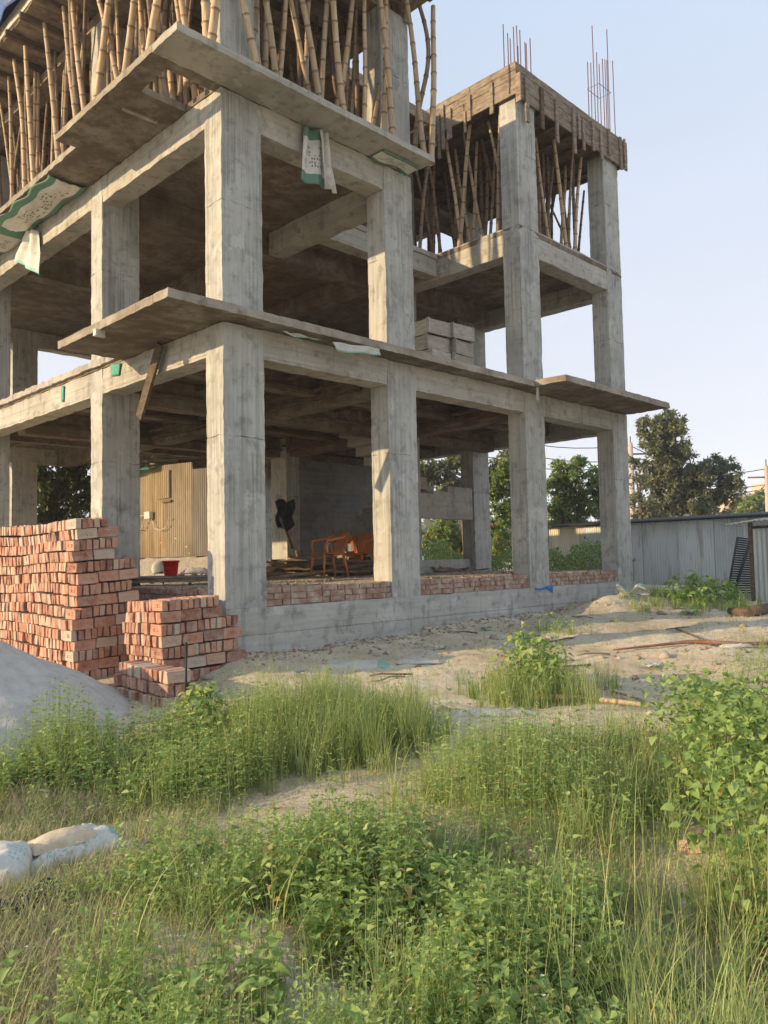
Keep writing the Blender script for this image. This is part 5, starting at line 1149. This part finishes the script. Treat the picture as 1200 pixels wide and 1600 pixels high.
def T(label,depth,trunk,blobs,lsz,dens,mat,r0,seed,**k_):
    px,py0,py1=trunk; b=dep(depth,px,py0); b.z=tz(b.x,b.y); t=dep(depth,px,py1); rs=random.Random(seed)
    bl=[(dep(depth+rs.uniform(-.1,.1)*r_/FPX*depth*8,bx_,by_),r_*depth/FPX) for bx_,by_,r_ in blobs]
    return tree(label,b,t,bl,lsz,dens,mat,r0,seed,**k_)
T('tall dark olive tree with a two-humped crown rising behind the grey shed',34,(1060,880,745),[(1035,672,30),(1055,658,16),(1020,690,26),(1050,712,34),(1020,740,26),(1075,745,34),(1100,740,24),(1045,780,36),(1085,790,34),(1120,775,30),(1135,742,26),(1145,760,20),(1120,725,16),(1005,662,12)],.19,170,m_tree1,.3,201)
T('thin olive tree with bare branches left of the tall tree behind the shed',32,(1000,880,770),[(1000,750,18),(995,785,24),(1015,800,24),(990,720,10),(1030,815,20)],.17,90,m_tree1,.14,202)
T('feathery light green tree with few red blossoms between the last two columns',27,(880,880,800),[(880,735,22),(905,722,16),(865,755,20),(925,745,20),(895,768,32),(870,790,30),(920,795,30),(880,825,30),(915,835,30),(935,770,20),(860,835,24),(900,865,26),(870,870,24),(930,865,22)],.15,230,m_tree2,.16,203,flat=.8)
T('feathery green tree filling the gap left of the third column',26,(722,888,800),[(780,745,16),(790,790,20),(775,820,22),(788,850,26),(770,770,20),(800,730,22),(795,760,24),(775,870,20),(810,800,24)],.15,220,m_tree2,.16,204,flat=.8)
T('dark backlit tree high behind the stair of the ground floor',33,(735,888,770),[(690,735,24),(715,722,22),(740,745,20),(790,725,22),(675,755,22),(700,762,20),(770,745,22),(725,760,20),(660,730,20)],.24,130,m_tree1,.25,205)
T('green tree with drooping branches below the stair landing',29,(700,890,840),[(690,835,22),(715,850,22),(735,830,18),(685,865,22),(720,875,20),(670,845,20),(745,860,24),(700,820,20),(730,850,24)],.16,190,m_tree2,.14,206)
T('leaning bare-trunked tree seen right of the back column',24,(733,893,860),[(740,870,8)],.14,20,m_tree2,.12,207)
T('deep green bushy tree behind the left bays of the ground floor',19,(85,880,790),[(70,755,26),(105,748,22),(130,775,26),(95,790,28),(60,800,28),(130,815,28),(85,830,30),(145,750,22),(40,745,26),(90,770,30),(110,735,24),(60,735,24)],.14,260,m_tree3,.16,208,flat=.85)
T('deep green tree at the far left edge behind the building',20,(10,880,790),[(15,760,22),(5,790,24),(30,810,24),(-10,750,24),(20,740,12)],.14,150,m_tree3,.16,209)
T('small hazy tree near the right edge beyond the shed',60,(1180,870,810),[(1175,785,16),(1190,778,14),(1165,800,14),(1195,800,14)],.4,60,m_tree2,.2,210)
T('low pinkish green bushy tree next to the distant building',70,(1150,870,820),[(1150,800,12),(1160,790,10),(1140,808,10)],.5,50,m_tree1,.2,211)
T('broad green tree behind the left inner bays',30,(190,890,800),[(180,790,40),(230,800,40),(260,770,30),(150,830,30)],.24,90,m_tree3,.2,212)
# hedge of undergrowth behind the plot and far tree line
f_=Fol(); rs=np.random.RandomState(5)
for d0,pxa,pxb,hh,ls,n in ((22,640,960,1.3,.1,9000),(27,-60,330,2.2,.14,7000),(45,950,1250,2.4,.3,4000)):
    px=rs.uniform(pxa,pxb,n); dd=d0+rs.uniform(-1.2,1.2,n); c=np.array([dep(float(d),float(p),885)[:] for d,p in zip(dd,px)])
    z0=-.42; top=hh*(.45+.9*fbm(px/30,px*0,o=3,seed=6)); c[:,2]=z0+top*rs.rand(n)**.7
    L=rs.uniform(.6,1.3,n)*ls; f_.add(leaves(c,rs.normal(0,1,(n,3)),rs.normal(0,1,(n,3))+np.array([0,0,1.5]),L,L*.5,np.clip(rs.normal(.4,.2,n),0,1),.2,.15,True))
o=f_.build('undergrowth',m_tree2); tag(o,'tangled green undergrowth along the back of the plot','undergrowth',kind='stuff')
f_=Fol(); n=26000; a=rs.uniform(-.35,1.95,n); r_=rs.uniform(110,150,n); x=r_*np.cos(a);y=r_*np.sin(a); top=7*(.35+fbm(a*22,a*0,o=4,seed=8)); z=-.4+top*rs.rand(n)**.6
f_.add(leaves(np.stack([x,y,z],1),rs.normal(0,1,(n,3)),rs.normal(0,1,(n,3))+np.array([0,0,1.5]),rs.uniform(1,2.2,n),rs.uniform(.8,1.4,n),np.clip(rs.normal(.4,.2,n),0,1),.1,.1,True))
o=f_.build('far_tree_line',m_tree1); tag(o,'distant line of trees on the horizon','woods',kind='stuff')
# poles, wires, distant house
def upole(px,py0,d,label):
    t=dep(d,px,py0); e=empty('utility_pole',(t.x,t.y,-.4),label,'utility pole','utility poles beyond the shed'); h=t.z+.4
    mb=MB(); mb.tube([(0,0,0),(0,0,h)],[.17,.11],10); mb.build('pole',m_pole,e,True)
    mb=MB(); mb.tube([(-.7,.7,h-.6),(.7,-.7,h-.6)],.05,6); mb.tube([(0,0,h-.1),(0,0,h+.35)],.03,6); mb.build('crossarm',m_woodd,e,True); return t
t1=upole(985,692,42,'brown utility pole beside the last column of the building'); t2=upole(1197,728,42,'brown utility pole cut by the right edge of the photo')
t0=t1+(t1-t2)*1.4; t3=t2+(t2-t1)*1.5
for i,(dz,off_) in enumerate(((-.15,0),(-.9,.4),(-1.3,-.4))):
    mb=MB(); 
    for A_,B_ in ((t0,t1),(t1,t2),(t2,t3)):
        mb.tube([A_.lerp(B_,q/10)+Vector((off_,-off_,dz-.8*math.sin(math.pi*q/10))) for q in range(11)],.022,4)
    o=mb.build('overhead_wire',m_black); tag(o,['topmost','middle','lowest'][i]+' overhead wire running between the utility poles','wire','overhead wires')
hp0=dep(95,1148,800); e=empty('distant_building',(hp0.x,hp0.y,-.4),'pale pink building far away behind the right end of the shed','building')
M=Matrix.Rotation(math.radians(-45),4,'Z')
mb=MB(); mb.box(-1,13,-3,3,0,7.2,M); mb.build('wall',m_far,e); mb=MB(); mb.box(-1.2,13.2,-3.2,3.2,7.2,7.5,M); mb.box(3,6,-2,2,7.5,9,M); mb.build('roof',m_far,e)
for i in range(6):
    for j_ in range(2): mb=MB(); mb.box(0+i*2.1,1+i*2.1,-3.06,-3.01,1.5+j_*3.2,2.9+j_*3.2,M); mb.build('window',m_black,e)
# plastic scraps, cement lumps and offcuts trodden into the yard
for i,(px,py,w,mt,lab) in enumerate(((690,1015,.12,m_white,'pale scrap of sacking in the dirt right of the small crumpled sack'),(875,1035,.1,m_green,'faded green plastic scrap in the dirt behind the upright shrub'),(760,985,.1,m_green,'small turquoise wrapper at the foot of the plinth'),(1020,1045,.14,m_sackpale,'pale plastic scrap on the dirt between hose and yellow pole'),(1075,960,.16,m_white,'white scrap lying near the low leafy clump by the shed'),(590,1195,.12,m_sackpale,'pale scrap of paper on the sandy path'),(330,1245,.1,m_white,'tiny white scrap in the dry grass at the centre left'),(960,1302,.07,m_bluep,'tiny blue bottle cap on bare soil at the centre right'))):
    g_=gp(px,py); sd=i*3.1
    o=sheet('plastic_scrap',lambda u,v_:(g_.x+(u-.5)*w*1.5+.2*w*math.sin(v_*5+sd),g_.y+(v_-.5)*w,g_.z+.015+.5*w*float(fbm(u*4+sd,v_*4,seed=i))),10,8,mt); tag(o,lab,'litter')
for i in range(14):
    g_=gp(R.uniform(600,1150),R.uniform(960,1110)); stick('stick_offcut',(g_.x,g_.y,g_.z+.02),R.uniform(.15,.6),R.uniform(0,3),R.uniform(.015,.03),.02,m_woodd if i%2 else m_wood,'short weathered stick lying loose on the yard dirt','stick','loose sticks on the yard',tube=True)
HZ=MB(); HZ.box(-70,75,-70,75,-6,13); hz=HZ.build('haze',None); hm=bpy.data.materials.new('haze_air'); hm.use_nodes=True; ht=hm.node_tree; ht.nodes.remove(ht.nodes['Principled BSDF'])
pv=ht.nodes.new('ShaderNodeVolumePrincipled'); pv.inputs['Color'].default_value=(.85,.87,.92,1); pv.inputs['Density'].default_value=.0014; pv.inputs['Anisotropy'].default_value=.2; ht.links.new(pv.outputs[0],ht.nodes['Material Output'].inputs['Volume']); hz.data.materials.append(hm); tag(hz,'thin pale evening haze in the air over the site','haze',kind='stuff')
bpy.context.view_layer.update()
def order(group):
    ob=[o for o in COL.objects if o.get('group')==group]
    def pxo(o): q=o.matrix_world.translation-CAM; return q.dot(RT)/q.dot(AX)
    for i,o in enumerate(sorted(ob,key=pxo)): o['label']=o['label']+', '+ordn(i+1)+' from left'
TENS.extend(['sixty','seventy','eighty','ninety'])
for g_ in ('second row of bamboo props along the left balcony','second row of bamboo props along the front slab','bamboo props deep in the left wing','bamboo props far back in the left wing','bamboo props behind the recess','bamboo props inside the tower','second row of bamboo props in the tower front','bamboo props behind the tower','offcuts heaped around the chairs','wood by the brick heap','planks under the red bucket','planks on the first floor slab','loose sticks on the yard'): order(g_)
print('objects',len(bpy.data.objects),'bricks',len(bricks))
